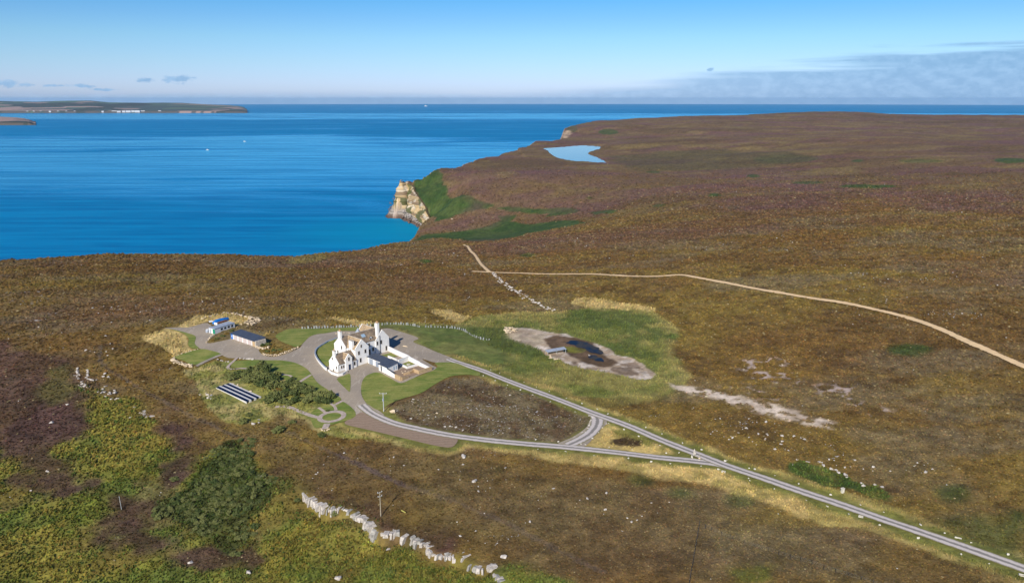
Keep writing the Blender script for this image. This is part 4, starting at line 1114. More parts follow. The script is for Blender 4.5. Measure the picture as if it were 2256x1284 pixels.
m_harl = plain('white_harling', (0.80, 0.78, 0.74), 0.9, 0.07, 0.9, bump=0.01)
m_slate = plain('stone_slates', (0.225, 0.170, 0.115), 0.9, 0.42, 1.1, bump=0.05, c2=(0.115, 0.090, 0.068))
m_slate_l = plain('tan_slates', (0.40, 0.29, 0.17), 0.9, 0.4, 1.2, bump=0.05, c2=(0.22, 0.16, 0.10))  # paler, warmer copy of the stone slates for the wings and porch
m_dark = plain('blue_slates', (0.060, 0.075, 0.105), 0.6, 0.25, 0.8, 0.4)
m_cope = plain('coping_stone', (0.50, 0.44, 0.36), 0.9, 0.25, 1.5)
m_lead = plain('lead_grey', (0.30, 0.34, 0.40), 0.5, 0.2, 1.0, 0.5)
m_frame = plain('window_frame', (0.55, 0.50, 0.44), 0.7, 0.1, 2.0)
m_pane, t = new_mat('window_pane')
t.bsdf(**{'Base Color': (0.015, 0.018, 0.022, 1), 'Roughness': 0.12, 'Specular IOR Level': 0.5})
m_glassl, t = new_mat('rooflight_glass')
t.bsdf(**{'Base Color': (0.30, 0.42, 0.52, 1), 'Roughness': 0.1, 'Specular IOR Level': 0.8})
m_door = plain('navy_door', (0.025, 0.045, 0.09), 0.5, 0.2, 2.0)
m_gdoor = plain('grey_blue_door', (0.27, 0.31, 0.37), 0.6, 0.12, 2.0)
m_pot = plain('clay_pot', (0.55, 0.32, 0.16), 0.9, 0.2, 2.0)
m_tanw = plain('tan_stone_wall', (0.48, 0.34, 0.19), 0.95, 0.35, 2.2, bump=0.04, c2=(0.30, 0.21, 0.12))
m_pipe = plain('dark_pipe', (0.07, 0.075, 0.08), 0.6, 0.1)
m_blue = plain('bright_blue_paint', (0.02, 0.16, 0.55), 0.5, 0.2, 1.5)
m_tarp = plain('blue_tarpaulin', (0.012, 0.20, 0.60), 0.5, 0.2, 2.0)
m_white = m_white
m_wpaint = plain('white_paint', (0.78, 0.78, 0.76), 0.6, 0.08, 1.5)
m_pink = plain('pale_pink_door', (0.52, 0.44, 0.41), 0.7, 0.1, 2.0)
m_greenp = plain('green_panel', (0.02, 0.25, 0.14), 0.5, 0.15, 1.5)
m_greyp = plain('grey_sheet_roof', (0.34, 0.38, 0.44), 0.5, 0.2, 1.2, 0.5)
m_pole = plain('weathered_pole', (0.40, 0.42, 0.40), 0.9, 0.25, 2.0)
m_wood = plain('brown_pole', (0.36, 0.31, 0.22), 0.9, 0.25, 2.0)
m_post = plain('dark_post', (0.035, 0.03, 0.026), 0.9, 0.2, 2.0)
m_rust = plain('rusty_load', (0.18, 0.075, 0.035), 0.9, 0.4, 3.0)
m_flag = plain('flagstone_grey', (0.27, 0.28, 0.265), 0.9, 0.45, 0.25)
m_tyre = plain('black_rubber', (0.02, 0.02, 0.02), 0.8, 0.1)

# ------------------------------------------------------------------ the white house
A_H = math.radians(47.5)
O_H = px1(813, 798)
CU, SU = math.cos(A_H), math.sin(A_H)
def uv2w(u, v):
    return O_H[0] + u * CU - v * SU, O_H[1] + u * SU + v * CU
house = empty('white_house', tuple(O_H), A_H, 'large white harled house with stone slate roofs and crow of chimneys', 'house')
house['label'] = 'large white house with brown stone slate roofs and several gables'

def gable_block(u0, u1, v0, v1, z0, eave, ridge, axis, roof_mat=m_slate, cope=(1, 1), oh=0.12, wall=True, cmat=None):
    """white walls with gables, two roof slopes and stone skews"""
    m = MB()
    if axis == 'u':
        c = (v0 + v1) / 2
        prof = [(v0, z0), (v1, z0), (v1, eave), (c, ridge), (v0, eave)]
        P = lambda a, q: (a, q[0], q[1])
        a0, a1 = u0, u1
    else:
        c = (u0 + u1) / 2
        prof = [(u0, z0), (u1, z0), (u1, eave), (c, ridge), (u0, eave)]
        P = lambda a, q: (q[0], a, q[1])
        a0, a1 = v0, v1
    if wall:
        m.poly([P(a0, q) for q in (prof if axis == 'v' else prof[::-1])]); m.poly([P(a1, q) for q in (prof[::-1] if axis == 'v' else prof)])
        for k in range(5):
            q, r = prof[k], prof[(k + 1) % 5]
            if k in (2, 3): continue
            fc = [P(a0, q), P(a1, q), P(a1, r), P(a0, r)]
            m.poly(fc if axis == 'u' else fc[::-1])
        w_ = m.build('wall', m_harl, house)
        bm = bmesh.new(); bm.from_mesh(w_.data); bmesh.ops.recalc_face_normals(bm, faces=bm.faces); bm.to_mesh(w_.data); bm.free()
    lo, hi = prof[0][0], prof[1][0]
    k = (ridge - eave) / (c - lo)
    rm = MB(); th = 0.16
    for sgn, e in ((-1, lo), (1, hi)):
        eo = e + sgn * oh; ez = eave - oh * k
        b_ = [P(a0 + .02, (eo, ez)), P(a1 - .02, (eo, ez)), P(a1 - .02, (c, ridge)), P(a0 + .02, (c, ridge))]
        t_ = [(x, y, z + th) for x, y, z in b_]
        rm.hexa(b_, t_)
    rf = rm.build('roof', roof_mat, house)
    bm = bmesh.new(); bm.from_mesh(rf.data); bmesh.ops.recalc_face_normals(bm, faces=bm.faces); bm.to_mesh(rf.data); bm.free()
    MB().rod(P(a0 + .1, (c, ridge + th)), P(a1 - .1, (c, ridge + th)), 0.11).build('ridge_cap', m_cope, rf)
    for flag, a, s in ((cope[0], a0, 1), (cope[1], a1, -1)):
        if not flag: continue
        cm_ = MB()
        for sgn, e in ((-1, lo), (1, hi)):
            eo = e + sgn * 0.06
            p0 = (eo, eave - 0.06 * k - .05); p1 = (c, ridge - .05)
            b_ = [P(a - s * .04, p0), P(a + s * .26, p0), P(a + s * .26, p1), P(a - s * .04, p1)]
            cm_.hexa(b_, [(x, y, z + th + .17) for x, y, z in b_])
        q = cm_.build('skew', cmat or m_harl, house)
        bm = bmesh.new(); bm.from_mesh(q.data); bmesh.ops.recalc_face_normals(bm, faces=bm.faces); bm.to_mesh(q.data); bm.free()
    return rf

def window(face, at, c, z, wd=0.75, hh=1.35, name='window', pm=None, fm=None, parent=None):
    """face 'v-' looks along -v, 'u-' along -u, 'u+' along +u"""
    f, g = MB(), MB(); e = 0.10
    def bx(m, a0, a1, z0, z1, d0, d1):
        if face == 'v-': m.box(a0, a1, at - d1, at - d0, z0, z1)
        elif face == 'u-': m.box(at - d1, at - d0, a0, a1, z0, z1)
        else: m.box(at + d0, at + d1, a0, a1, z0, z1)
    x0, x1, z0, z1 = c - wd / 2, c + wd / 2, z - hh / 2, z + hh / 2
    bx(f, x0 - e, x0, z0 - e, z1 + e, -.05, .05); bx(f, x1, x1 + e, z0 - e, z1 + e, -.05, .05)
    bx(f, x0, x1, z1, z1 + e, -.05, .05); bx(f, x0, x1, z0 - e, z0, -.05, .07)
    o = f.build(name, fm or m_frame, parent or house)
    bx(g, x0, x1, z0, z1, -.05, .015)
    g.build('pane' if name == 'window' else 'door_leaf', pm or m_pane, o)
    return o

def chimney(u, v, du, dv, z0, z1, pots=2, along='v', parent=None):
    o = MB().box(u - du / 2, u + du / 2, v - dv / 2, v + dv / 2, z0, z1).build('chimney', m_harl, house)
    MB().box(u - du / 2 - .08, u + du / 2 + .08, v - dv / 2 - .08, v + dv / 2 + .08, z1, z1 + .16).build('cap', m_cope, o)
    for k in range(pots):
        s = (k - (pots - 1) / 2) * 0.5
        MB().cyl(u + (s if along == 'u' else 0), v + (s if along == 'v' else 0), z1 + .16, z1 + .75, .17, .14, 8).build('chimney_pot', m_pot, o)

# main range along the back, front wing, east wing, low annex, gabled porch
r0 = gable_block(-6.5, 9.6, 4.7, 11.5, -1, 5.95, 9.15, 'u')
gable_block(-5.7, 0.1, 0.0, 7.9, -1, 6.0, 9.05, 'v', m_slate_l, (1, 0))
gable_block(6.7, 12.8, 4.3, 16.4, -1, 5.6, 8.95, 'v', m_slate_l)
gable_block(-13.3, -5.72, -0.45, 5.2, -1.6, 2.55, 5.45, 'u', m_slate, (1, 0))
gable_block(-10.55, -7.85, -0.85, 2.3, -0.6, 3.85, 5.45, 'v', m_slate_l, (1, 0))
chimney(-6.2, 8.1, 0.75, 1.5, 8.3, 11.3, 2)
chimney(-12.9, 2.37, 0.7, 1.2, 4.6, 6.9, 1)
chimney(-5.45, 2.5, 0.85, 1.9, 2.0, 8.9, 0)
chimney(8.05, 4.95, 0.95, 1.25, 5.0, 12.0, 2)
chimney(11.9, 10.5, 0.8, 1.2, 5.5, 9.8, 2)
MB().box(8.42, 8.56, 4.12, 4.28, 0, 7.2).build('downpipe', m_pipe, house)
MB().box(-13.32, -13.42 + .02, -.5, -.38, -.8, 2.5).build('downpipe', m_pipe, house)
# small turret with a cone
tw = MB().cyl(4.5, 12.0, -1, 6.9, 1.35, n=16).build('turret', m_harl, house)
MB().cyl(4.5, 12.0, 6.9, 9.6, 1.6, 0.02, 16).build('cone_roof', m_lead, tw)
# little dormer on the main slope
d_ = MB(); d_.poly([(4.3, 5.1, 6.0), (5.7, 5.1, 6.0), (5.7, 5.1, 6.9), (5.0, 5.1, 7.7), (4.3, 5.1, 6.9)])
d_.hexa([(4.3, 5.1, 6.0), (5.7, 5.1, 6.0), (5.7, 7.0, 6.0), (4.3, 7.0, 6.0)], [(4.3, 5.1, 6.9), (5.7, 5.1, 6.9), (5.7, 7.0, 6.9), (4.3, 7.0, 6.9)])
dm = d_.build('dormer', m_harl, house)
r_ = MB(); r_.hexa([(4.15, 5.0, 6.8), (5.0, 5.0, 7.75), (5.0, 7.4, 7.75), (4.15, 7.0, 6.8)], [(4.15, 5.0, 6.92), (5.0, 5.0, 7.9), (5.0, 7.4, 7.9), (4.15, 7.0, 6.92)])
r_.hexa([(5.0, 5.0, 7.75), (5.85, 5.0, 6.8), (5.85, 7.0, 6.8), (5.0, 7.4, 7.75)], [(5.0, 5.0, 7.9), (5.85, 5.0, 6.92), (5.85, 7.0, 6.92), (5.0, 7.4, 7.9)])
r_.build('dormer_roof', m_slate, dm)
MB().box(4.75, 5.25, 5.06, 5.1, 6.35, 6.95).build('pane', m_pane, dm)
# rooflight on the main slope
k_ = (9.15 - 5.95) / 3.4
def on_slope(u, v, dz): return (u, v, 5.95 + (v - 4.7) * k_ + dz)
MB().hexa([on_slope(2.1, 6.2, .12), on_slope(3.7, 6.2, .12), on_slope(3.7, 7.1, .12), on_slope(2.1, 7.1, .12)], [on_slope(2.1, 6.2, .26), on_slope(3.7, 6.2, .26), on_slope(3.7, 7.1, .26), on_slope(2.1, 7.1, .26)]).build('rooflight', m_glassl, house)
kf = (9.05 - 6.0) / 2.9
def on_fs(u, v, dz): return (u, v, 6.0 + (u + 5.7) * kf + dz)
MB().hexa([on_fs(-4.7, 1.0, .12), on_fs(-3.7, 1.0, .12), on_fs(-3.7, 1.7, .12), on_fs(-4.7, 1.7, .12)][::-1], [on_fs(-4.7, 1.0, .25), on_fs(-3.7, 1.0, .25), on_fs(-3.7, 1.7, .25), on_fs(-4.7, 1.7, .25)][::-1]).build('rooflight', m_pane, house)
for c, z, wd, hh in ((-3.1, 6.85, .55, 1.0), (-4.2, 4.55, .7, 1.3), (-1.4, 4.6, .7, 1.3), (-3.65, 1.75, .75, 1.5)):
    window('v-', 0.0, c, z, wd, hh)
for c, z, wd, hh in ((11.4, 1.7, .75, 1.7), (9.15, 4.6, .7, 1.4), (7.35, 4.5, .7, 1.4)):
    window('v-', 4.3, c, z, wd, hh)
for c, z, wd, hh in ((1.2, 1.9, .8, 1.6), (3.9, 1.9, .9, 2.0), (5.6, 2.6, .7, 1.3), (1.2, 5.0, .7, .8), (3.9, 4.7, .7, 1.1)):
    window('v-', 4.7, c, z, wd, hh)
for c, z, wd, hh in ((-12.1, 1.4, .5, .95), (-11.2, 1.4, .5, .95), (-6.6, 1.4, .7, 1.3)):
    window('v-', -0.45, c, z, wd, hh)
window('v-', -0.85, -9.2, 3.75, .65, 1.2)
window('v-', -0.85, -9.0, 0.75, .95, 2.0, 'door', m_door)
for at, c, z, wd, hh in ((-13.3, 3.0, 4.0, .5, .7), (-13.3, 0.8, 1.2, .5, 1.0), (-13.3, 2.6, -0.2, .5, .9), (-6.5, 7.0, 5.6, .6, 1.2), (-6.5, 9.4, 3.4, .6, 1.2), (-5.7, 4.0, 4.7, .6, 1.0)):
    window('u-', at, c, z, wd, hh)
for c, z in ((7.5, 1.6), (10.8, 4.4), (14.0, 1.8)):
    window('u+', 12.8, c, z, .75, 1.5)
# terrace wall in front of the annex
tr = empty('terrace_wall', (*uv2w(-14.4, -1.5), O_H[2]), A_H, 'white curved retaining wall below the low front annex of the house', 'retaining wall')
def wall_run(name, uvs, h0, h1, th, mat, parent, cope=None, base=-1.2, closed=False):
    """a wall along points (in the parent frame), with a coping"""
    m, cpm = MB(), MB(); n = len(uvs)
    for k in range(n if closed else n - 1):
        p, q = Vector(uvs[k]), Vector(uvs[(k + 1) % n]); d = (q - p).normalized(); nn_ = Vector((-d.y, d.x)) * th / 2; ex = d * th * 0.25
        a, b_ = p - ex, q + ex
        ring = [a - nn_, b_ - nn_, b_ + nn_, a + nn_]
        ha = h0 + (h1 - h0) * k / max(1, n - 1); hb = h0 + (h1 - h0) * (k + 1) / max(1, n - 1)
        m.hexa([(x.x, x.y, base) for x in ring], [(ring[0].x, ring[0].y, ha), (ring[1].x, ring[1].y, hb), (ring[2].x, ring[2].y, hb), (ring[3].x, ring[3].y, ha)])
        if cope:
            n2 = nn_ * 1.35
            r2 = [a - n2, b_ - n2, b_ + n2, a + n2]
            cpm.hexa([(r2[0].x, r2[0].y, ha + .002), (r2[1].x, r2[1].y, hb + .002), (r2[2].x, r2[2].y, hb + .002), (r2[3].x, r2[3].y, ha + .002)], [(r2[0].x, r2[0].y, ha + .1), (r2[1].x, r2[1].y, hb + .1), (r2[2].x, r2[2].y, hb + .1), (r2[3].x, r2[3].y, ha + .1)])
    o = m.build(name, mat, parent)
    if cope: cpm.build('coping', cope, parent)
    return o
def to_local(root_uv, uvs):
    return [(u - root_uv[0], v - root_uv[1]) for u, v in uvs]
wall_run('wall', to_local((-14.4, -1.5), [(-14.6, 4.0), (-15.4, 1.0), (-15.1, -2.6), (-13.6, -2.9), (-11.6, -2.1), (-10.6, -1.4)]), 0.05, 0.15, .3, m_harl, tr, m_harl, -2.0)
st = MB().box(0.2, 3.6, -0.9, 1.0, -1.6, 0.05).build('terrace_floor', m_cope, tr)
# curved low wall round the side lawn
kerb_px = [(742, 746.5), (730, 751), (722, 754), (714, 759), (699, 769), (694.5, 778), (695.5, 786), (702, 798), (714, 812), (719, 816.5)]
kw = densify(px2w(kerb_px)[:, :2], 2.0)
kr = empty('lawn_wall', (*kw[len(kw) // 2], O_H[2]), 0, 'low white curved wall round the lawn on the left of the house', 'low wall')
wall_run('wall', [(p[0] - kr.location.x, p[1] - kr.location.y) for p in kw], 0.45, 0.55, .35, m_harl, kr, m_lead, -1.0)

# ------------------------------------------------------------------ garage wing and walled yard
ga = empty('garage_wing', (*uv2w(-0.8, -1.2), O_H[2]), A_H, 'low white garage wing with blue slate roof in front of the house', 'garage')
G = lambda L: to_local((-0.8, -1.2), L)
gm = MB(); gm.prism(G([(-0.75, -0.35), (2.7, -0.6), (2.0, -9.6), (-1.35, -9.3)]), -1, [2.35, 2.75, 2.75, 2.35]); gm.build('wall', m_harl, ga)
gm = MB(); gm.prism(G([(-2.9, -9.35), (2.3, -9.9), (1.7, -14.1), (-3.4, -14.4)]), -1, [2.3, 2.8, 2.8, 2.3]); gm.build('wall', m_harl, ga)
gr = MB(); gr.prism(G([(-1.05, -0.1), (2.9, -0.4), (2.2, -9.7), (-1.6, -9.35)]), [2.36, 2.80, 2.80, 2.36], [2.52, 2.98, 2.98, 2.52])
gr.prism(G([(-3.2, -9.1), (2.5, -9.72), (1.9, -14.4), (-3.75, -14.7)]), [2.32, 2.86, 2.86, 2.32], [2.50, 3.04, 3.04, 2.50]); gr.build('roof', m_dark, ga)
def slab_on(a, b, t0, t1, z0, z1, off, name, mat, parent, th=0.08):
    """a door or window leaf on the wall line from a to b"""
    a, b = Vector(a), Vector(b); d = b - a; n_ = Vector((d.y, -d.x)).normalized()
    p, q = a + d * t0, a + d * t1
    r = [p + n_ * off, q + n_ * off, q + n_ * (off - th), p + n_ * (off - th)]
    m = MB(); m.prism([(x.x, x.y) for x in r], z0, z1)
    return m.build(name, mat, parent)
fa, fb = G([(-0.75, -0.35), (-1.35, -9.3)])
for t0, t1 in ((.10, .36), (.55, .80)):
    dd_ = slab_on(fa, fb, t0, t1, 0.0, 2.05, -0.0, 'garage_door', m_gdoor, ga, -.04)
fa2, fb2 = G([(-2.9, -9.35), (-3.4, -14.4)])
slab_on(fa2, fb2, .25, .40, 0.1, 2.0, 0, 'door', m_pipe, ga, -.04)
ea, eb = G([(1.7, -14.1), (-3.4, -14.4)])
slab_on(ea, eb, .10, .2, 0.6, 1.9, 0, 'window', m_glassl, ga, .04); slab_on(ea, eb, .3, .4, 0.6, 1.9, 0, 'window', m_glassl, ga, .04)
def yard_wall(label, uvs, h0, h1, th=.35, mat=m_harl, cope=m_harl):
    c = uvs[0]
    e_ = empty('garden_wall', (*uv2w(*c), O_H[2]), A_H, label, 'garden wall')
    wall_run('wall', to_local(c, uvs), h0, h1, th, mat, e_, cope, -1.2)
    return e_
yard_wall('long white garden wall from the right hand gable past both lawns', [(12.5, 4.2), (11.6, -2.0), (10.9, -8.2), (10.5, -9.7)], 2.0, 1.9)
w2_ = yard_wall('white wavy topped wall along the far side of the square lawn', [(10.45, -9.9), (10.0, -12.8), (9.7, -15.2), (9.5, -16.6)], 1.8, 1.5)
w3_ = yard_wall('low white wall running out to the stone pen', [(9.45, -16.8), (9.1, -20.0), (8.9, -22.4)], 1.4, 1.1)
yard_wall('white cross wall with dark doorway beside the square lawn', [(10.2, -9.75), (7.6, -10.0), (5.2, -10.35)], 1.9, 1.9)
yard_wall('low white wall bounding the square lawn with the ring', [(5.2, -11.4), (4.9, -14.0), (4.5, -15.6), (6.9, -16.0), (9.3, -16.3)], .7, .9)
yard_wall('white front wall of the yard with dark coping', [(-3.45, -14.75), (-3.7, -17.2), (-4.0, -19.6)], 2.0, 1.35, cope=m_pipe)
yard_wall('tan stone end of the front yard wall', [(-4.02, -19.9), (-4.2, -21.5), (-4.4, -23.0)], 1.45, 1.5, .6, m_tanw, None)
yard_wall('broken low stone wall across the yard corner', [(-4.0, -23.1), (-2.4, -22.9), (-0.7, -22.6)], 1.2, .5, .6, m_tanw, None)
yard_wall('tan stone pen at the right end of the yard', [(3.9, -20.0), (3.8, -22.9), (6.4, -23.0), (9.4, -23.0)], 1.45, 1.35, .5, m_tanw, None)
yard_wall('small white wall between the garage and the first lawn', [(7.6, -1.5), (7.5, -4.2), (7.1, -7.2), (5.6, -9.0)], .9, .9)
yard_wall('rubble cross wall between the two stone ends', [(-0.2, -19.9), (1.7, -20.3), (3.4, -20.0)], .8, 1.0, .7, m_tanw, None)
def uv_sheet(name, uvs, mat, dz, label=None):
    p = np.array([uv2w(*q) for q in uvs])
    return sheet(name, densify(p, .8, True, False), mat, dz, .8, label)
uv_sheet('lawn', [(7.4, 2.2), (11.4, 1.8), (10.6, -3.2), (7.9, -2.9)], m_lawn, .24)
uv_sheet('lawn', [(5.5, -11.2), (9.7, -10.6), (9.0, -15.4), (5.0, -15.2)], m_lawn, .24)
uv_sheet('yard_floor', [(-3.2, -14.6), (4.4, -14.5), (4.2, -16), (9, -16.5), (8.8, -22.6), (-3.9, -22.8)], m_strip, .2)
rx, ry = uv2w(7.4, -13.0)
put('planter_ring', MB().cyl(0, 0, -.2, .3, .75, .7, 14).build('tmp', m_white).data, rx, ry, 1.0, 0, 'round pale stone planter ring in the square lawn', 'planter', dz=.05)
bpy.data.objects.remove(bpy.data.objects['tmp'])
for k, (u, v) in enumerate(((1.2, -16.6), (2.2, -17.4), (0.4, -18.4), (2.6, -18.8))):
    x, y = uv2w(u, v)
    put('garden_rock', random.choice(ROCKS_T), x, y, random.uniform(.6, 1.1), None, 'tan rock in the gravelled yard behind the garage', 'rock', 'tan rocks in the gravelled yard', .1)
x, y = uv2w(14.6, -6.0)
pt = px1(893, 763.5)
put('garden_rock', ROCKS_T[0], pt[0], pt[1], (2.6, .9, .7), math.radians(-32), 'long pale rock lying on the gravel behind the house shadow', 'rock')

# ------------------------------------------------------------------ outbuildings on the left
q0 = px1(514.4, 747.8); q1 = px1(555.3, 761.8); q2 = px1(565.4, 764.9)
ang = math.atan2(q1[1] - q0[1], q1[0] - q0[0]); Lg = float(np.hypot(*(q1 - q0)[:2]))
gb = empty('garage_block', (q0[0], q0[1], min(q0[2], q1[2])), ang, 'row of white garage doors under a dark blue roof in the left yard', 'garage')
MB().box(0, Lg + 2.6, 0.12, 4.4, -1, 2.2).build('wall', m_wpaint, gb)
bay = Lg / 4
for k in range(4):
    MB().box(k * bay + .45, (k + 1) * bay - .12, 0.02, 0.115, 0, 2.0).build('garage_door', m_pink, gb)
for k in range(5):
    MB().box(k * bay - .16, k * bay + .16, -.06, 0.11, -.3, 2.22).build('post', m_wpaint, gb)
MB().box(Lg + .5, Lg + 2.7, -.12, .1, -.5, 2.0).build('stone_front', m_tanw, gb)
MB().box(Lg + 2.62, Lg + 3.2, -.3, 4.2, -.8, 2.5).build('end_wall', m_cope, gb)
MB().hexa([(-1.9, -.35, 2.25), (Lg + 2.55, -.35, 2.25), (Lg + 2.55, 4.7, 2.75), (-1.9, 4.7, 2.75)], [(-1.9, -.35, 2.4), (Lg + 2.55, -.35, 2.4), (Lg + 2.55, 4.7, 2.9), (-1.9, 4.7, 2.9)]).build('roof', m_dark, gb)
bd = MB().box(-1.75, -.2, .02, 3.6, -.6, 2.2).build('blue_end', m_blue, gb)
MB().box(-1.1, -.75, -.03, .018, .9, 1.6).build('notice', m_wpaint, bd)

c0 = px1(461, 733.5)
cb_ang = math.radians(-29)
cb = empty('site_cabin', tuple(c0), cb_ang, 'long white and grey cabin with a green corner beside the stone bank', 'cabin')
MB().box(0, 3.4, 0, 10.3, -.4, 2.15).build('body', m_wpaint, cb)
MB().box(-.1, 3.5, -.1, 10.4, 2.152, 2.32).build('roof', m_greyp, cb)
MB().box(2.2, 3.43, -.05, -.002, -.2, 2.05).build('green_panel', m_greenp, cb)
for k in range(4):
    MB().box(3.402, 3.44, 3.0 + k * 1.8, 4.0 + k * 1.8, .9, 1.7).build('window', m_pane, cb)
MB().box(.4, 1.2, -.05, -.002, -.2, 1.9).build('door', m_greyp, cb)
def trailer(name, px, py, lx, ly, ang_, parts, label, cat):
    p = px1(px, py); e_ = empty(name, tuple(p), ang_, label, cat)
    for nm, mat, bxs in parts:
        m = MB()
        for b_ in bxs: m.box(*b_)
        m.build(nm, mat, e_)
    for sx in (0.1, lx - .1):
        m = MB(); m.rod((sx - .1, ly * .5, .3), (sx + .1, ly * .5, .3), .32, 10); m.build('wheel', m_tyre, e_)
    m = MB(); m.rod((lx / 2, -1.2, .4), (lx / 2, 0.2, .5), .05); m.build('drawbar', m_pipe, e_)
    return e_
trailer('flat_trailer', 472.5, 717.5, 1.9, 6.0, cb_ang, (('bed', m_wpaint, [(0, 1.9, 0, 6.0, .5, .75)]), ('load', m_rust, [(.2, 1.7, .8, 5.6, .752, 1.25)]), ('headboard', m_wpaint, [(0, 1.9, -.1, -.002, .5, 1.5)])), 'white trailer with a rusty load between the cabin and the blue tarpaulin', 'trailer')
bt = px1(467, 714.5)
be = empty('covered_boat', tuple(bt), cb_ang + .04, 'boat shaped load under a bright blue tarpaulin', 'covered boat')
m = MB()
for y0, y1, w0, w1, h0, h1 in ((0, 1.5, .9, 1.2, 1.3, 1.7), (1.5, 5.0, 1.2, 1.2, 1.7, 1.6), (5.0, 8.2, 1.2, .4, 1.6, 1.2)):
    m.hexa([(1 - w0, y0, .3), (1 + w0, y0, .3), (1 + w1, y1, .3), (1 - w1, y1, .3)], [(1 - w0 * .45, y0, h0), (1 + w0 * .45, y0, h0), (1 + w1 * .45, y1, h1), (1 - w1 * .45, y1, h1)])
m.build('tarpaulin', m_tarp, be)
MB().box(.5, 1.5, .3, 6.0, .1, .298).build('cradle', m_post, be)
qb = px1(461, 712)
qe = empty('small_trailer', tuple(qb), .5, 'small pale trailer parked at the end of the blue tarpaulin', 'trailer')
MB().box(0, 1.6, 0, 1.0, .4, .8).build('tub', m_wpaint, qe)
for sx in (0.0, 1.6):
    MB().rod((sx - .1, .5, .3), (sx + .1, .5, .3), .3, 10).build('wheel', m_tyre, qe)
MB().rod((.8, -.9, .4), (.8, .1, .45), .05).build('drawbar', m_pipe, qe)
tk = px1(457.5, 732)
te = empty('water_drum', tuple(tk), 0, 'grey drum standing at the white end of the cabin', 'drum')
MB().cyl(0, 0, -.2, 1.2, .75, n=14).build('shell', m_greyp, te); MB().cyl(0, 0, 1.202, 1.3, .6, .5, 14).build('lid', m_wpaint, te)

# ------------------------------------------------------------------ solar panels
m_cell, t = new_mat('solar_cell')
co = t.n('ShaderNodeTexCoord').outputs['Object']
t.bsdf(**{'Base Color': (0.006, 0.011, 0.030, 1), 'Roughness': 0.18, 'Specular IOR Level': 0.35})
m_alu = plain('pale_strip', (0.62, 0.60, 0.57), 0.7, 0.15, 1.0)
SP = px2w([(475.5, 855.5), (507.5, 843.8), (575.5, 876), (543.5, 889)])
pb, pt_, pr_, pl_ = SP[0], SP[1], SP[2], SP[3]        # left, top, right, bottom
ax = (pr_ - pt_)[:2]; LA = float(np.hypot(*ax)); aa = math.atan2(ax[1], ax[0])
wd_ = float(np.hypot(*(pb - pt_)[:2]))
zs = float(np.mean(SP[:, 2]))
ROWN = 3
for k in range(ROWN):
    f0 = (k + .5) / ROWN
    o_ = pt_[:2] + (pb - pt_)[:2] * f0
    e_ = empty('solar_row', (o_[0], o_[1], zs + .1), aa, ['dark solar panel row nearest the shrubs', 'middle of the three dark solar panel rows', 'dark solar panel row nearest the bracken slope'][k], 'solar panels', 'rows of solar panels on the bank')
    dw = wd_ / ROWN
    n_ = 11; stp = LA / n_
    for j in range(n_):
        y0, y1 = -dw * .46, dw * .10
        MB().hexa([(j * stp + .04, y0, .20), ((j + 1) * stp - .04, y0, .20), ((j + 1) * stp - .04, y1, .36), (j * stp + .04, y1, .36)], [(j * stp + .04, y0, .26), ((j + 1) * stp - .04, y0, .26), ((j + 1) * stp - .04, y1, .42), (j * stp + .04, y1, .42)]).build('panel', m_cell, e_)
    MB().box(0, LA, dw * .13, dw * .50, -.5, .40).build('strip', m_alu, e_)
    MB().box(0, LA, -dw * .46, -dw * .43, -.5, .26).build('rail', m_alu, e_)

# ------------------------------------------------------------------ stone walls, banks and boulder rows
def stone_row(px, n_per_m, size, label, mat_set=ROCKS_T, jit=.25, layers=1, name='stone_wall', cat='stone wall'):
    ln = densify(px2w(px)[:, :2], 0.5)
    seg = np.r_[0, np.cumsum(np.hypot(*np.diff(ln, axis=0).T))]
    base = ln[len(ln) // 2]; bz = float(hgt([base[0]], [base[1]])[0])
    e_ = empty(name, (base[0], base[1], bz), 0, label, cat)
    n = max(3, int(seg[-1] * n_per_m))
    for L_ in range(layers):
        for k in range(n):
            s_ = (k + random.uniform(.2, .8) + .5 * L_) / n * seg[-1]
            x = np.interp(s_, seg, ln[:, 0]) + random.gauss(0, jit); y = np.interp(s_, seg, ln[:, 1]) + random.gauss(0, jit)
            z = float(hgt([x], [y])[0]) + L_ * size * .45
            o = bpy.data.objects.new('stone', random.choice(mat_set)); COL.objects.link(o); o.parent = e_
            q = size * random.uniform(.7, 1.35)
            o.location = (x - base[0], y - base[1], z - bz); o.rotation_euler = (0, 0, random.uniform(0, 6.28)); o.scale = (q, q, q * random.uniform(.7, 1.1))
    return e_
stone_row([(379, 792), (384, 797), (400, 803), (412, 807), (424, 808)], 1.3, 1.1, 'pale boulder wall at the lower edge of the left lawn', layers=2)
stone_row([(383, 787), (390, 784), (403, 779), (420, 773.5), (440, 768.5)], 1.2, .6, 'thin stone edging along the upper side of the left lawn', jit=.1)
stone_row([(440, 706.5), (452, 701), (471, 695), (488, 691), (502, 690), (518, 693), (533.5, 696), (547, 699.5)], .9, 1.15, 'curved row of pale stones round the bank behind the cabin', layers=1)
stone_row([(549, 700), (556, 703), (563, 702), (566, 709), (560, 714), (552, 717), (548, 709), (558, 709)], 1.7, .95, 'heap of big tilted boulders at the end of the curved bank', layers=2, jit=.9, name='boulder_heap', cat='boulder heap')
stone_row([(455, 756), (460, 748), (469, 738), (487, 730), (510, 722), (520, 718), (535, 714)], 1.0, .75, 'stone edging between the cabin yard and the planted bank', jit=.12)
stone_row([(563, 765), (572, 768), (583, 769), (592, 767.5)], 1.5, .9, 'pale stone wall curving from the garage end', layers=2, jit=.12)
stone_row([(577, 780), (588, 783.5), (606, 784), (632, 777), (657, 766.5)], 1.1, .8, 'pale stone wall holding the planted bank by the drive', layers=2, jit=.1)
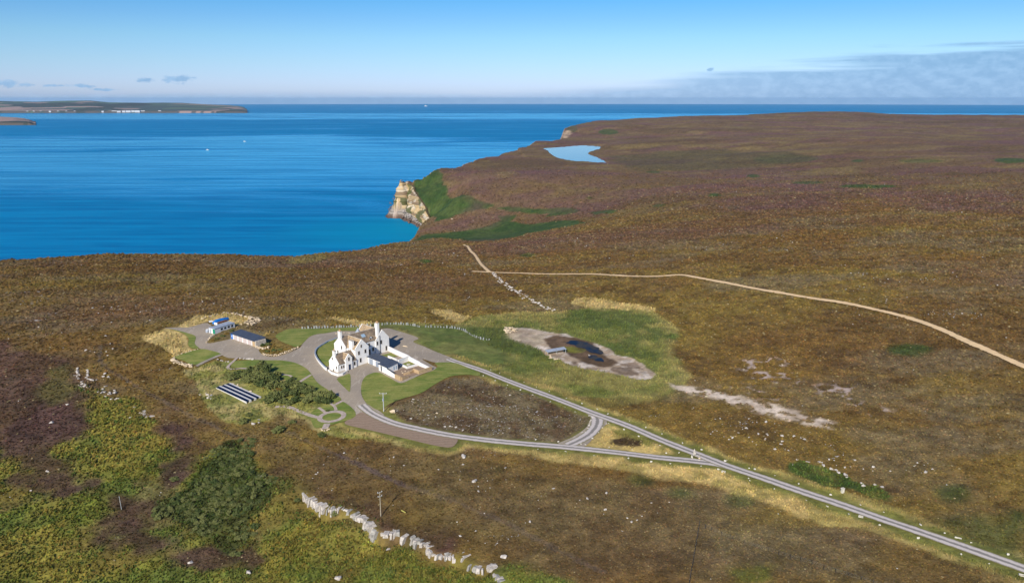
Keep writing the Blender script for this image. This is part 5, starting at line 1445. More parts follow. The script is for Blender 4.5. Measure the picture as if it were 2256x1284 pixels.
stone_row([(474, 792), (483, 793.5), (493, 795.5), (505, 797)], .9, .9, 'row of white rocks left of the garden path', ROCKS)
stone_row([(527, 790), (536, 792), (546, 790.5), (558, 793)], .9, 1.2, 'row of white rocks right of the garden path', ROCKS)
stone_row([(440, 867), (448, 866), (456, 872), (464, 879)], 1.2, 1.0, 'white rocks left of the solar panels', ROCKS, .7)
stone_row([(508, 843), (518, 846.5), (532, 855), (548, 864)], .8, .8, 'pale rocks between the solar panels and shrubs', ROCKS_T, .3)
stone_row([(560, 931), (568, 928), (577, 933)], 1.0, 1.0, 'white rocks in the heather below the garden', ROCKS, .6)
stone_row([(706, 944), (713, 949), (722, 949), (727, 942)], 1.2, .8, 'pale rocks round the end of the ring path', ROCKS_T, .3)
stone_row([(740, 735.5), (755, 733.5), (772, 734)], .9, .7, 'short pale stone edging behind the house gable', ROCKS_T, .15)
stone_row([(1117, 734), (1121, 726), (1127, 727), (1132, 730)], 2.5, 1.3, 'pile of pale stones at the left end of the pond', ROCKS_T, .7, 2, 'stone_heap', 'stone heap')
stone_row([(1211, 783), (1216, 789), (1226, 793), (1236, 793)], 1.5, .9, 'pale stones below the pond shelter', ROCKS_T, .4)
stone_row([(1082, 602), (1096, 613), (1112, 626), (1132, 640), (1150, 650), (1164, 659), (1180, 668), (1200, 678), (1222, 686)], .8, 1.5, 'tumbled line of pale stones running down from the sandy track', ROCKS, .9)
stone_row([(1296, 912), (1303, 922), (1302, 935), (1293, 946), (1280, 956)], .8, .7, 'pale stones edging the inside of the link road', ROCKS, .5)
stone_row([(170, 811), (171, 819), (171, 828), (172, 835)], 1.8, .9, 'short upright line of white stones furthest left', ROCKS, .25)
stone_row([(193, 814), (192, 824), (194, 834), (204, 838), (215, 837)], 1.5, .9, 'hooked line of white stones by the pit', ROCKS, .3)
stone_row([(181, 843), (186, 852), (196, 857)], 2.0, 1.2, 'cluster of white stones below the hooked line', ROCKS, .7)
stone_row([(228, 826), (234, 829), (240, 832)], 1.5, 1.1, 'white rocks on the right of the pit', ROCKS, .7)
stone_row([(218, 858), (228, 864), (240, 868), (248, 874), (258, 880)], 1.5, 1.1, 'scattered white stones along the heather edge', ROCKS, 1.2)
stone_row([(1738, 1027), (1760, 1019), (1790, 1017), (1810, 1023), (1838, 1034), (1868, 1047)], .7, 1.0, 'grey white rock ledge along the top of the green hollow', ROCKS, .6)
stone_row([(1860, 1050), (1880, 1060), (1905, 1066), (1930, 1066), (1950, 1078)], .5, 1.0, 'grey white rock ledge at the right end of the green hollow', ROCKS, .6)

m_greyrock = plain('lichened_grey_rock', (0.36, 0.34, 0.30), 0.95, 0.4, 1.2, c2=(0.18, 0.17, 0.145))
def outcrop(top, label):
    """a broken limestone face: jagged vertical columns along a line, (px, py, height)"""
    pts = px2w([(a, b) for a, b, h_ in top])[:, :2]
    seg = np.r_[0, np.cumsum(np.hypot(*np.diff(pts, axis=0).T))]
    ln = densify(pts, .35, False, False); sl_ = np.r_[0, np.cumsum(np.hypot(*np.diff(ln, axis=0).T))]
    hs = np.interp(sl_, seg, [h_ * .50 for a, b, h_ in top])
    base = ln[len(ln) // 2]; zt = float(hgt([base[0]], [base[1] + 1.0])[0])
    e_ = empty('rock_outcrop', (base[0], base[1], zt), 0, label, 'rock face')
    k = 0
    while k < len(ln) - 2:
        j = min(len(ln) - 1, k + random.choice((1, 1, 2, 2, 3)))
        p, q = Vector(ln[k]), Vector(ln[j]); d = (q - p).normalized(); n_ = Vector((d.y, -d.x))
        if random.random() < .05: k = j; continue
        h_ = float(hs[(k + j) // 2]) * random.choice((.35, .6, .8, 1.0, 1.35)); out = random.uniform(.45, 1.4); bk = random.uniform(.6, 1.2)
        zt_ = max(float(hgt([p.x - n_.x], [p.y - n_.y])[0]), float(hgt([q.x - n_.x], [q.y - n_.y])[0])) - zt + random.uniform(-.25, .12)
        r = [p + n_ * out, q + n_ * (out + random.uniform(-.25, .25)), q - n_ * bk, p - n_ * bk]
        tp = [p + n_ * out * random.uniform(.3, .8), q + n_ * out * random.uniform(.3, .8), q - n_ * bk, p - n_ * bk]
        m = MB(); mid_ = [(a + (b_ - a) * .45) + n_ * random.uniform(-.1, .25) for a, b_ in zip(r, tp)]
        zb = zt_ - h_ - .5; zm_ = zt_ - h_ * random.uniform(.35, .6)
        m.hexa([(x.x - base[0], x.y - base[1], zb) for x in r], [(x.x - base[0], x.y - base[1], zm_) for x in mid_])
        m.hexa([(x.x - base[0], x.y - base[1], zm_ + .03) for x in mid_], [(x.x - base[0], x.y - base[1], zt_ + random.uniform(-.15, .1)) for x in tp])
        m.build('stone', random.choice((m_rock, m_rock, m_greyrock)), e_)
        k = j - (1 if random.random() < .3 else 0)
    return e_
outcrop([(670, 1084, 2.0), (684, 1098, 3.0), (700, 1105, 3.6), (718, 1119, 4.4), (728, 1120, 3.6), (745, 1118, 2.0), (760, 1120, 1.0), (777, 1125, .8)], 'tallest pale limestone face, at the left end of the little scarp')
outcrop([(779, 1131, 1.0), (790, 1137, 1.2), (803, 1141, 1.4), (811, 1148, 3.2), (822, 1160, 4.2), (834, 1170, 3.8), (846, 1173, 2.6), (865, 1173, 2.4), (884, 1170, .9)], 'broad pale limestone face below the wooden power pole')
outcrop([(888, 1184, 1.2), (897, 1187, 2.2)], 'tiny pale rock face between two larger ones')
outcrop([(907, 1181, 1.2), (916, 1190, 1.6), (936, 1197, .8)], 'short pale rock face right of the broad one')
outcrop([(940, 1194, 1.6), (950, 1218, 1.4), (962, 1218, .9), (976, 1226, 1.2), (984, 1216, 1.2), (992, 1230, 1.6), (1004, 1225, 1.5), (1008, 1211, 1.3), (1030, 1229, .8)], 'ragged pale rock face near the right end of the scarp')
outcrop([(1035, 1247, 1.2), (1046, 1248, 1.5), (1056, 1252, 1.3), (1069, 1250, .8)], 'low pale rocks at the right end of the scarp')
outcrop([(1083, 1240, .8), (1090, 1255, .7), (1096, 1268, .7), (1107, 1283, .7)], 'thin broken rock line running to the bottom edge')
outcrop([(558, 1043, 1.2), (568, 1048, 1.6), (580, 1054, 1.4), (596, 1056, .9)], 'small white rock face at the corner of the dark thicket')
outcrop([(271, 891, .9), (278, 896, 1.4), (288, 897, 1.2), (299, 895, .8)], 'white rock ledge in the heather left of the garden')
outcrop([(311, 905, 1.0), (318, 912, 1.3), (330, 917, 1.2), (344, 915, .8)], 'larger white rock ledge nearest the yellow bracken')

# single boulders that stand out
for px, py, s_, lab, ms in ((866, 908, 2.0, 'big pale boulder in the heather beside the grey power pole', ROCKS_T), (963, 912, .9, 'pale boulder alone on the left side of the rocky heather', ROCKS_T), (148, 893, 1.3, 'white boulder in the bracken nearest the dark heather strip', ROCKS), (114, 933, 1.6, 'long white boulder at the upper left of the bracken', ROCKS), (287, 920, 1.2, 'white boulder just below the upper rock ledge', ROCKS),
    (105, 1038, 1.1, 'white boulder lying in dark heather at far left', ROCKS), (68, 1082, .8, 'small white boulder at the lower edge of the dark heather', ROCKS), (190, 772, 1.4, 'largest of the pale boulders left of the straw field', ROCKS), (1020, 948, .9, 'lone white boulder near the lower track', ROCKS), (1022, 1007, 2.0, 'wide white boulder below the straw verge', ROCKS), (1045, 1060, 1.5, 'white split boulder on the open moor', ROCKS), (1110, 1226, 1.5, 'white boulder above the right end of the scarp', ROCKS),
    (745, 1275, 1.6, 'tilted white boulder at the bottom edge of the bracken', ROCKS), (420, 1240, 1.3, 'tall narrow white boulder in the bottom bracken', ROCKS), (547, 1262, 1.5, 'white boulder beside the bottom dark patch', ROCKS), (855, 1210, 1.3, 'white boulder in bracken below the broad rock face', ROCKS), (996, 483, 4.5, 'pale block at the mouth of the green valley', ROCKS_T), (1299, 783.5, 1.3, 'white rock standing in the small dark pool', ROCKS)):
    p = px1(px, py)
    put('boulder', random.choice(ms), p[0], p[1], s_, None, lab, 'boulder')
# standing stone and its two companions at the fork
p = px1(1530, 1006)
put('standing_stone', hull_rock('standing_stone', 77, 1.0, .6, 2.9, m_rock, 20), p[0], p[1], 1.0, .5, 'tall pale standing stone where the two tracks meet', 'standing stone', dz=.2)
p = px1(1524.5, 1009.3)
put('small_stone', hull_rock('small_stone', 78, .75, .55, 1.5, m_white, 14), p[0], p[1], .85, .2, 'cream upright stone at the left foot of the standing stone', 'stone')
p = px1(1541, 1011)
put('small_stone', hull_rock('small_stone', 79, .7, .5, .8, m_rock2, 14), p[0], p[1], .85, .2, 'low tan stone at the right of the standing stone', 'stone')
p = px1(1541.6, 1008.5)
fp_ = empty('way_post', tuple(p), 0, 'short thin wooden post beside the standing stone', 'post')
MB().rod((0, 0, -.3), (0, 0, 1.0), .06).build('shaft', m_wood, fp_); MB().box(-.12, .12, -.04, .04, .8, .98).build('plate', m_wood, fp_)

# marker stones along both tracks
def markers(line, a0, a1, step, off, label, group, sides=(1, -1)):
    L = line; T = np.gradient(L, axis=0); T /= np.linalg.norm(T, axis=1)[:, None]
    s = np.r_[0, np.cumsum(np.hypot(*np.diff(L, axis=0).T))]
    for sd in sides:
        a = a0 + (step * .4 if sd < 0 else 0)
        while a < min(a1, s[-1]):
            k = int(np.searchsorted(s, a)); k = min(k, len(L) - 1)
            o = off + random.uniform(-.2, .5)
            x, y = L[k] + np.array((-T[k, 1], T[k, 0])) * sd * o
            put('marker_stone', random.choice(MARK), float(x), float(y), random.uniform(.38, .68), None, label % ('far' if sd > 0 else 'near') + ', ' + ('nearest the house' if a < .3 * min(a1, s[-1]) else 'along its middle stretch' if a < .65 * min(a1, s[-1]) else 'on its lower right stretch'), 'marker stone', group, .05)
            a += step * random.uniform(.8, 1.2)
markers(upper_w, 18, 400, 6.6, 2.75, 'white marker stone on the %s verge of the upper track', 'white marker stones along the upper track')
markers(lower_w, 62, 185, 7.2, 2.75, 'white marker stone on the %s verge of the lower track', 'white marker stones along the lower track')
for px, py in ((1336, 934), (1327, 943), (1318, 953), (1305, 966), (1290, 980)):
    p = px1(px, py); put('marker_stone', random.choice(MARK), p[0], p[1], .6, None, 'small white marker stone along the outer edge of the link road', 'marker stone', 'white marker stones by the link road')

# loose rocks in the heather: singles that read as stones, the smaller ones as one scatter
def scatter_in(px, n, size, label, group, sets=ROCKS):
    poly = W(px); lo, hi = poly.min(0), poly.max(0); c = 0; tries = 0; made = []
    while c < n and tries < n * 30:
        tries += 1
        x, y = random.uniform(lo[0], hi[0]), random.uniform(lo[1], hi[1])
        if poly_sd(np.array([x]), np.array([y]), poly)[0] < .5: continue
        if fbm(np.array([x]), np.array([y]), 14, 3, 950)[0] < .5: continue
        g_ = at_grid(np.array([x]), np.array([y]))[0]
        if flat[g_] > .2 or road_d[g_] < 3 or track_d[g_] < 3: continue
        put('rock', random.choice(sets), x, y, size * random.choice((.35, .45, .55, .7, 1.05)), None, None, 'rock', group, .03); c += 1
        made.append(COL.objects[-1])
    q_ = sorted(o.location.x for o in made); y_ = sorted(o.location.y for o in made); z_ = sorted(o.scale[0] for o in made)
    for o in made:
        hx = ('left', 'middle', 'right')[sum(o.location.x > q_[len(q_) * k // 3] for k in (1, 2))]
        hy = ('near', 'far')[o.location.y > y_[len(y_) // 2]]
        sz_ = 'large white' if o.scale[0] > z_[len(z_) * 3 // 4] else ('small pale' if o.scale[0] <= z_[len(z_) // 3] else 'pale')
        o['label'] = '%s %s, towards its %s %s side' % (sz_, label, hy, hx)
scatter_in(LOOP, 62, .75, 'rock among the heather inside the road loop', 'white rocks in the loop heather')
scatter_in([(390, 660), (420, 640), (530, 630), (560, 670), (540, 690), (440, 690)], 30, 1.1, 'rock on the moor above the curved stone bank', 'pale rocks above the stone bank')
scatter_in([(620, 990), (1000, 1010), (1400, 1060), (1560, 1150), (1100, 1230), (850, 1140), (640, 1060)], 55, .75, 'rock on the open moor below the lower track', 'pale rocks below the lower track')
scatter_in([(1350, 900), (1500, 890), (1900, 960), (2100, 1030), (2000, 1060), (1750, 1010), (1560, 960)], 60, .95, 'rock on the moor above the upper track', 'pale rocks above the upper track')
scatter_in([(0, 640), (330, 650), (330, 760), (200, 800), (0, 740)], 34, 1.0, 'rock on the moor at the far left', 'pale rocks at the far left')
def scatter_pts(n, r0, r1, seed):
    r = np.random.default_rng(seed)
    a = r.uniform(math.radians(-37), math.radians(37), n); q = np.exp(r.uniform(math.log(r0), math.log(r1), n))
    x, y = q * np.sin(a), q * np.cos(a); g_ = at_grid(x, y)
    ok = (r.random(n) < sstep(rock[g_], .12, .75) * sstep(fbm(x, y * 1.6, 14, 4, 960), .50, .64) + .006) & (flat[g_] < .1) & (road_d[g_] > 3) & (track_d[g_] > 3) & (moor[g_] > .5)
    return x[ok], y[ok]
sx_, sy_ = scatter_pts(90000, 120, 1000, 33)
m_rub, t = new_mat('rubble_stone')
ic = t.n('ShaderNodeAttribute', attribute_type='INSTANCER', attribute_name='tint').outputs['Color']
t.bsdf(**{'Base Color': ic, 'Roughness': 0.9, 'Specular IOR Level': 0.2})
PR = [proto(hull_rock('rubble', 60 + s, 1.0, .8, .6, m_rub, 10)) for s in range(4)]
cc_ = np.array((.44, .41, .38))[None] * RNG.uniform(.45, 1.25, (len(sx_), 1))
gn_cover('rubble', np.c_[sx_, sy_, ground_z(sx_, sy_) + .12], np.clip(np.hypot(sx_, sy_) * .0011, .2, .75) * RNG.choice((.5, .6, .8, 1.0, 1.7), len(sx_)), cc_, PR, 'small grey white stones strewn through the heather')
# ------------------------------------------------------------------ flagstone fences
def flag_fence(px, label):
    ln = densify(px2w(px)[:, :2], .4)
    s = np.r_[0, np.cumsum(np.hypot(*np.diff(ln, axis=0).T))]
    base = ln[0]; bz = float(hgt([base[0]], [base[1]])[0])
    e_ = empty('flagstone_fence', (base[0], base[1], bz), 0, label, 'fence')
    flags = [MB().hexa([(-w_, -.05, -.3), (w_, -.05, -.3), (w_, .05, -.3), (-w_, .05, -.3)], [(-w_ * .7 + j, -.05, h_), (w_ * .8, -.05, h_ * .88), (w_ * .8, .05, h_ * .88), (-w_ * .7 + j, .05, h_)]).build('flagstone', m_flag) for w_, h_, j in ((.34, 1.1, 0), (.26, .85, .06), (.40, 1.25, -.05), (.3, .7, .1))]
    k = 0; a = .3
    while a < s[-1]:
        x, y = np.interp(a, s, ln[:, 0]), np.interp(a, s, ln[:, 1])
        x2, y2 = np.interp(a + .3, s, ln[:, 0]), np.interp(a + .3, s, ln[:, 1])
        o = flags[k] if k < 4 else random.choice(flags).copy()
        if k >= 4: COL.objects.link(o)
        o.parent = e_
        o.location = (x - base[0], y - base[1], float(hgt([x], [y])[0]) - bz)
        o.rotation_euler = (random.uniform(-.2, .2), random.uniform(-.22, .22), math.atan2(y2 - y, x2 - x) + random.uniform(-.5, .5))
        k += 1; a += random.uniform(.75, 1.5)
flag_fence([(664, 725), (690, 723.5), (711, 722.5), (754, 721.5), (795, 719.5), (822, 718)], 'upright grey flagstone fence behind the house and left drive')
flag_fence([(840, 716.5), (864, 714.5), (901, 716.5), (929, 722)], 'upright grey flagstone fence to the right behind the house')
flag_fence([(936, 721.5), (960, 721.5), (987, 722.5), (1005, 724.5), (1019, 728), (1030, 734), (1040, 740), (1050, 745), (1062, 748.5), (1078, 749.5)], 'upright grey flagstone fence curving across the meadow')

# ------------------------------------------------------------------ power poles, posts, wire fences
def px_height(px, py0, py1):
    b_ = px1(px, py0); u, y, d = ray(px, py1); t_ = b_[1] / y
    return b_, CZ + d * t_ - b_[2]
b_, h_ = px_height(845.5, 906, 866)
e_ = empty('power_pole', tuple(b_), 0, 'grey power pole with one crossarm and transformer on the lawn edge', 'power pole')
MB().cyl(0, 0, -.5, h_, .17, .13, 10).build('pole', m_pole, e_)
ca_ = MB().box(-1.15, 1.1, -.07, .07, h_ - .14, h_ - .02).build('crossarm', m_pole, e_)
for x in (-1.05, 0, 1.0):
    MB().cyl(x, 0, h_ - .02, h_ + .2, .06, .05, 8).build('insulator', m_wpaint, ca_)
MB().cyl(0, -.32, h_ - 2.25, h_ - 1.6, .27, n=12).build('transformer', m_greyp, e_)
MB().box(-.2, .2, -.3, -.1, h_ - 2.5, h_ - 2.3).build('fuse_box', m_greyp, e_)
b_, h_ = px_height(839, 1137, 1083)
e_ = empty('power_pole', tuple(b_), .7, 'thin wooden power pole with double crossarms above the rock face', 'power pole')
MB().cyl(0, 0, -.5, h_, .13, .10, 10).build('pole', m_wood, e_)
for dz_, l_ in ((.08, .6), (1.1, .55)):
    ca_ = MB().box(-l_, l_, -.05, .05, h_ - dz_ - .1, h_ - dz_).build('crossarm', m_pole, e_)
    for x in (-l_ + .06, l_ - .06):
        MB().cyl(x, 0, h_ - dz_, h_ - dz_ + .2, .06, .05, 8).build('insulator', m_wpaint, ca_)
b_, h_ = px_height(268, 1122, 1094)
e_ = empty('grey_post', tuple(b_), 0, 'thin pale leaning post standing in the yellow bracken', 'post')
MB().rod((0, 0, -.3), (-.25, .1, h_), .06).build('shaft', m_pole, e_); MB().box(-.35, -.15, .02, .18, h_, h_ + .05).build('cap', m_pole, e_)
b_, h_ = px_height(1856, 1085, 1075)
e_ = empty('gate_post', tuple(b_), .4, 'stout white stone post beside the upper track verge', 'post')
MB().hexa([(-.3, -.25, -.3), (.3, -.25, -.3), (.3, .25, -.3), (-.3, .25, -.3)], [(-.38, -.25, 1.1), (.36, -.25, 1.1), (.36, .25, 1.1), (-.38, .25, 1.1)]).build('shaft', m_white, e_); MB().box(-.4, .4, -.3, .3, 1.102, 1.25).build('cap', m_white, e_)
def wire_fence(px, label, h=1.1, wires=(0.4, .75, 1.02), pr=.05):
    P_ = px2w(px); base = P_[0]
    e_ = empty('wire_fence', tuple(base), 0, label, 'wire fence')
    wm = MB()
    for k, p in enumerate(P_):
        q = p - base
        MB().rod((q[0], q[1], q[2] - .3), (q[0] + random.uniform(-.05, .05), q[1], q[2] + h), pr).build('post', m_post, e_)
        if k:
            r = P_[k - 1] - base
            for wz in wires:
                wm.rod((r[0], r[1], r[2] + wz), (q[0], q[1], q[2] + wz), .004, 4)
    wm.build('wire', m_pole, e_)
wire_fence([(1615, 1189), (1639, 1199), (1663, 1206), (1692, 1215), (1715, 1222), (1741, 1231), (1764, 1237), (1789, 1243), (1815, 1254), (1841, 1262), (1870, 1271), (1897, 1279), (1923, 1288), (1950, 1297)], 'line of dark fence posts crossing the lower right moor')
fl = [(1541 - 22.5 * k / 17, 1156 + 131 * k / 17) for k in range(18)]
wire_fence(fl, 'dark post and wire fence seen end on at the bottom', 1.0, (.3, .6, .95), .06)
wire_fence([(1554, 1164), (1567, 1169), (1589, 1180), (1614, 1190)], 'short run of dark posts joining the two fences')
wire_fence([(217, 803), (219, 796), (221, 788), (223, 779), (225, 771)], 'short pale fence line standing on the left moor')

# ------------------------------------------------------------------ pond shelter, drains, plank
e0 = px1(1205, 781); e1 = px1(1247, 776.5)
aa_ = math.atan2(e1[1] - e0[1], e1[0] - e0[0]); Ls = float(np.hypot(*(e1 - e0)[:2]))
e_ = empty('pond_shelter', tuple(e0), aa_, 'low open shelter with a long grey roof beside the pond', 'shelter')
MB().hexa([(0, -.4, .95), (Ls, -.4, 1.25), (Ls, 1.9, 1.45), (0, 1.9, 1.15)], [(0, -.4, 1.07), (Ls, -.4, 1.37), (Ls, 1.9, 1.57), (0, 1.9, 1.27)]).build('roof', m_greyp, e_)
for x, z in ((.3, .98), (Ls / 2, 1.12), (Ls - .25, 1.24)):
    for y in (-.2, 1.6):
        MB().rod((x, y, -.5), (x, y, z + .12 * (y > 0)), .09).build('post', m_pole, e_)
MB().box(.4, Ls - .5, 1.45, 1.6, -.4, .95).build('back_wall', m_tanw, e_)
def drain(px, py, a_, label):
    p = px1(px, py); e_ = empty('drain_surround', tuple(p), a_, label, 'drain')
    m = MB(); m.box(-.5, .5, -.35, -.22, -.2, .2); m.box(-.5, .5, .22, .35, -.2, .2); m.box(-.5, -.36, -.218, .218, -.2, .2); m.box(.36, .5, -.218, .218, -.2, .2)
    m.build('frame', m_white, e_); MB().box(-.358, .358, -.216, .216, -.2, .02).build('grating', m_post, e_)
drain(1896.5, 1138, -.5, 'open white concrete drain surround on the straw verge')
drain(2251, 1267, -.5, 'white concrete drain surround at the right edge')
drain(1594, 1039, -.4, 'white concrete drain surround near the track fork')
p = px1(2111, 1185); put('concrete_slab', MB().box(-.65, .65, -.15, .15, -.2, .18).build('tmp', m_white).data, p[0], p[1], 1.0, -.55, 'long white slab on the far verge of the track', 'slab'); bpy.data.objects.remove(bpy.data.objects['tmp'])
p = px1(889, 1128); put('plank', MB().box(-.75, .75, -.1, .1, 0, .12).build('tmp', plain('yellow_plank', (.55, .5, .12), .7, .15)).data, p[0], p[1], 1.0, -.75, 'yellow plank lying in the heather beside the pole shadow', 'plank', dz=.35); bpy.data.objects.remove(bpy.data.objects['tmp'])

# ------------------------------------------------------------------ shrubs
def leaf_mat(name, a, b):
    m, t = new_mat(name)
    co = t.n('ShaderNodeTexCoord').outputs['Object']
    rnd = t.n('ShaderNodeObjectInfo').outputs['Random']
    f = t.math('ADD', t.math('MULTIPLY', t.noise(co, 1.3, 4.0, .65), .8), t.math('MULTIPLY', rnd, .38))
    col = t.mix(t.ramp(f, .3, .75), a, b)
    t.bsdf(**{'Base Color': col, 'Roughness': .85, 'Specular IOR Level': .15, 'Normal': t.n('ShaderNodeVectorMath', operation='NORMALIZE', i={0: t.n('ShaderNodeVectorMath', operation='ADD', i={0: t.n('ShaderNodeNewGeometry').outputs['Normal'], 1: (0.0, 0.0, 0.5)}).outputs[0]}).outputs[0]})
    return m
m_leaf = leaf_mat('evergreen_leaves', (0.048, 0.070, 0.020), (0.150, 0.160, 0.050))
m_leaf2 = leaf_mat('willow_leaves', (0.050, 0.078, 0.022), (0.165, 0.175, 0.058))
m_leaf3 = leaf_mat('rusty_leaves', (0.16, 0.085, 0.02), (0.20, 0.14, 0.035))
m_bark = plain('bark', (0.10, 0.075, 0.05), .95, .3, 4.0)
def crown_mesh(name, seed, mat, n=620, flat_=.75):
    r = np.random.default_rng(seed)
    V = []; F = []
    lobes = [(0, 0, .45, .55)] + [(math.cos(a) * .48, math.sin(a) * .48, r.uniform(.3, .62), r.uniform(.3, .46)) for a in np.linspace(0, 6.28, 7)[:-1] + r.uniform(-.3, .3, 6)] + [(r.uniform(-.2, .2), r.uniform(-.2, .2), .78, .32)]
    for k in range(n):
        cx, cy, cz, cr_ = lobes[r.integers(len(lobes))]
        d = r.normal(0, 1, 3); d /= np.linalg.norm(d); q = cr_ * r.uniform(.62, 1.06)
        p = np.array((cx, cy, cz * flat_ * 1.25)) + d * q * np.array((1, 1, flat_))
        if p[2] < .03: continue
        n_ = d + r.normal(0, .55, 3); n_ /= np.linalg.norm(n_)
        a = np.cross(n_, (0, 0, 1)) + 1e-3; a /= np.linalg.norm(a); b_ = np.cross(n_, a)
        s_ = r.uniform(.06, .13)
        i = len(V)
        V += [tuple(p + a * s_), tuple(p + b_ * s_ * .8), tuple(p - a * s_), tuple(p - b_ * s_ * .8)]; F.append((i, i + 1, i + 2, i + 3))
    me = bpy.data.meshes.new(name); me.from_pydata(V, [], F); me.materials.append(mat)
    return me
def trunk_mesh(name, seed):
    r = random.Random(seed); m = MB()
    m.rod((0, 0, -.3), (0.03, 0, .35), .05, 7)
    for k in range(5):
        a = k * 1.26 + r.uniform(-.3, .3)
        m.rod((0.02, 0, .25), (.45 * math.cos(a), .45 * math.sin(a), .55 + r.uniform(-.1, .15)), .025, 5)
    me = bpy.data.meshes.new(name); me.from_pydata(m.V, [], m.F); me.materials.append(m_bark)
    return me
CR = {'e': [crown_mesh('crown', s, m_leaf) for s in range(5)], 'w': [crown_mesh('crown', 10 + s, m_leaf2, 520) for s in range(5)], 'r': [crown_mesh('crown', 20, m_leaf3, 420)]}
TR = [trunk_mesh('trunk', s) for s in range(3)]
def shrub(x, y, r_, h_, kind, label, group=None, cat='shrub', rz=None, sy=1.0):
    e_ = empty('shrub', (x, y, float(ground_z(np.array([x]), np.array([y]))[0]) - .1), random.uniform(0, 6.28) if rz is None else rz, label, cat, group)
    for nm, me in (('crown', random.choice(CR[kind])), ('trunk', random.choice(TR))):
        o = bpy.data.objects.new(nm, me); COL.objects.link(o); o.parent = e_; o.scale = (r_, r_ * sy, h_)
    return e_
GS = [(511, 836, 2.6, 2.6), (528, 831, 2.7, 3.0), (541, 830, 2.8, 3.4), (552, 824, 2.6, 3.2), (577, 815, 2.5, 4.4), (584, 824, 2.8, 4.2), (567, 828, 2.6, 3.6), (566, 838, 3.0, 3.6), (588, 839, 3.0, 3.8), (604, 842, 2.8, 3.4), (581, 852, 2.8, 3.2), (597, 856, 2.8, 3.2), (555, 843, 2.8, 3.2), (610, 830, 2.2, 3.0), (571, 846, 2.4, 2.6), (543, 842, 2.4, 2.6), (612, 853, 2.4, 2.6),
      (628, 857, 2.6, 3.0), (641, 852, 2.6, 3.2), (655, 855, 2.6, 3.0), (670, 859, 2.4, 3.0), (683, 863, 2.4, 2.8), (663, 869, 2.6, 3.0), (648, 871, 2.6, 2.8), (632, 868, 2.4, 2.6), (687, 872, 2.5, 3.0), (701, 877, 2.6, 3.2), (714, 878, 2.6, 3.2), (728, 879, 2.2, 3.4), (706, 887, 2.4, 2.8), (688, 882, 2.4, 2.8), (672, 888, 2.4, 2.4), (655, 884, 2.4, 2.4), (607, 879, 3.0, 3.2), (596, 886, 2.8, 3.0), (620, 875, 2.4, 2.8), (624, 888, 2.2, 2.2), (640, 890, 2.0, 2.0), (718, 889, 2.0, 2.4)]
for px, py, r_, h_ in GS:
    p = px1(px, py)
    shrub(p[0] + random.uniform(-.4, .4), p[1] + random.uniform(-.4, .4), r_ * random.uniform(.9, 1.1), h_ * random.uniform(.85, 1.0), 'e', '%s dark evergreen shrub in the %s half of the garden clump, on its %s side' % ('tall' if h_ > 3.3 else 'low' if h_ < 2.7 else 'mid-sized', 'left' if px < 620 else 'right', 'upper' if (py < 838 if px < 620 else py < 868) else 'lower'), 'dark evergreen shrubs in the garden clump')
for px, py, r_, h_, kd, lab in ((645, 838, 1.1, 1.7, 'e', 'small round shrub alone on the lawn by the gravel path'), (561, 817, 1.2, 1.9, 'r', 'rust coloured shrub at the top left of the garden clump'), (612, 862, 1.6, 1.2, 'r', 'low rusty shrub between the two halves of the clump'), (536, 932, 1.8, 2.0, 'e', 'dark shrub in the heather below the rough garden slope'), (548, 917, 1.4, 1.4, 'e', 'low dark shrub at the edge of the rough slope'), (611, 953, 2.2, 1.8, 'e', 'long dark shrub in the middle of the purple heather'), (618, 946, 1.8, 1.6, 'e', 'dark shrub joined to the right of the long one'), (644, 931, 1.6, 1.2, 'e', 'low green shrub left of the ring path'), (708, 961, 1.5, 1.6, 'e', 'round dark shrub with a white stone at its foot below the ring path'), (722, 906, .9, .8, 'e', 'tiny shrub just above the ring path'), (385, 1057, 1.5, 1.1, 'w', 'lone dark shrub in the bracken left of the thicket'), (738, 1135, 1.2, 1.4, 'w', 'shrub growing at the foot of the tallest rock face'), (655, 1105, 1.1, .9, 'w', 'small dark shrub right of the thicket'), (577, 762, 1.3, 1.3, 'e', 'bushy shrub at the right end of the garage roof'), (590, 760, 1.5, 1.2, 'e', 'spreading shrub above the curved stone wall'), (603, 772, 1.3, 1.0, 'e', 'low shrub on the planted bank by the drive'), (616, 770, 1.2, .9, 'e', 'low shrub at the right of the planted bank'), (588, 775, 1.1, .9, 'e', 'low shrub at the left of the planted bank'),
      (490, 742, 1.3, .9, 'e', 'low shrub on the bank left of the garages'), (500, 736, 1.3, .9, 'r', 'rusty low shrub on the bank above the garages'), (478, 747, 1.2, .8, 'e', 'low shrub at the left tip of the planted bank'), (470, 751, 1.0, .7, 'r', 'small rusty shrub at the tip of the planted bank'), (510, 730, 1.3, .9, 'e', 'low shrub on the bank beside the cabin end')):
    p = px1(px, py); shrub(p[0], p[1], r_, h_, kd, lab)
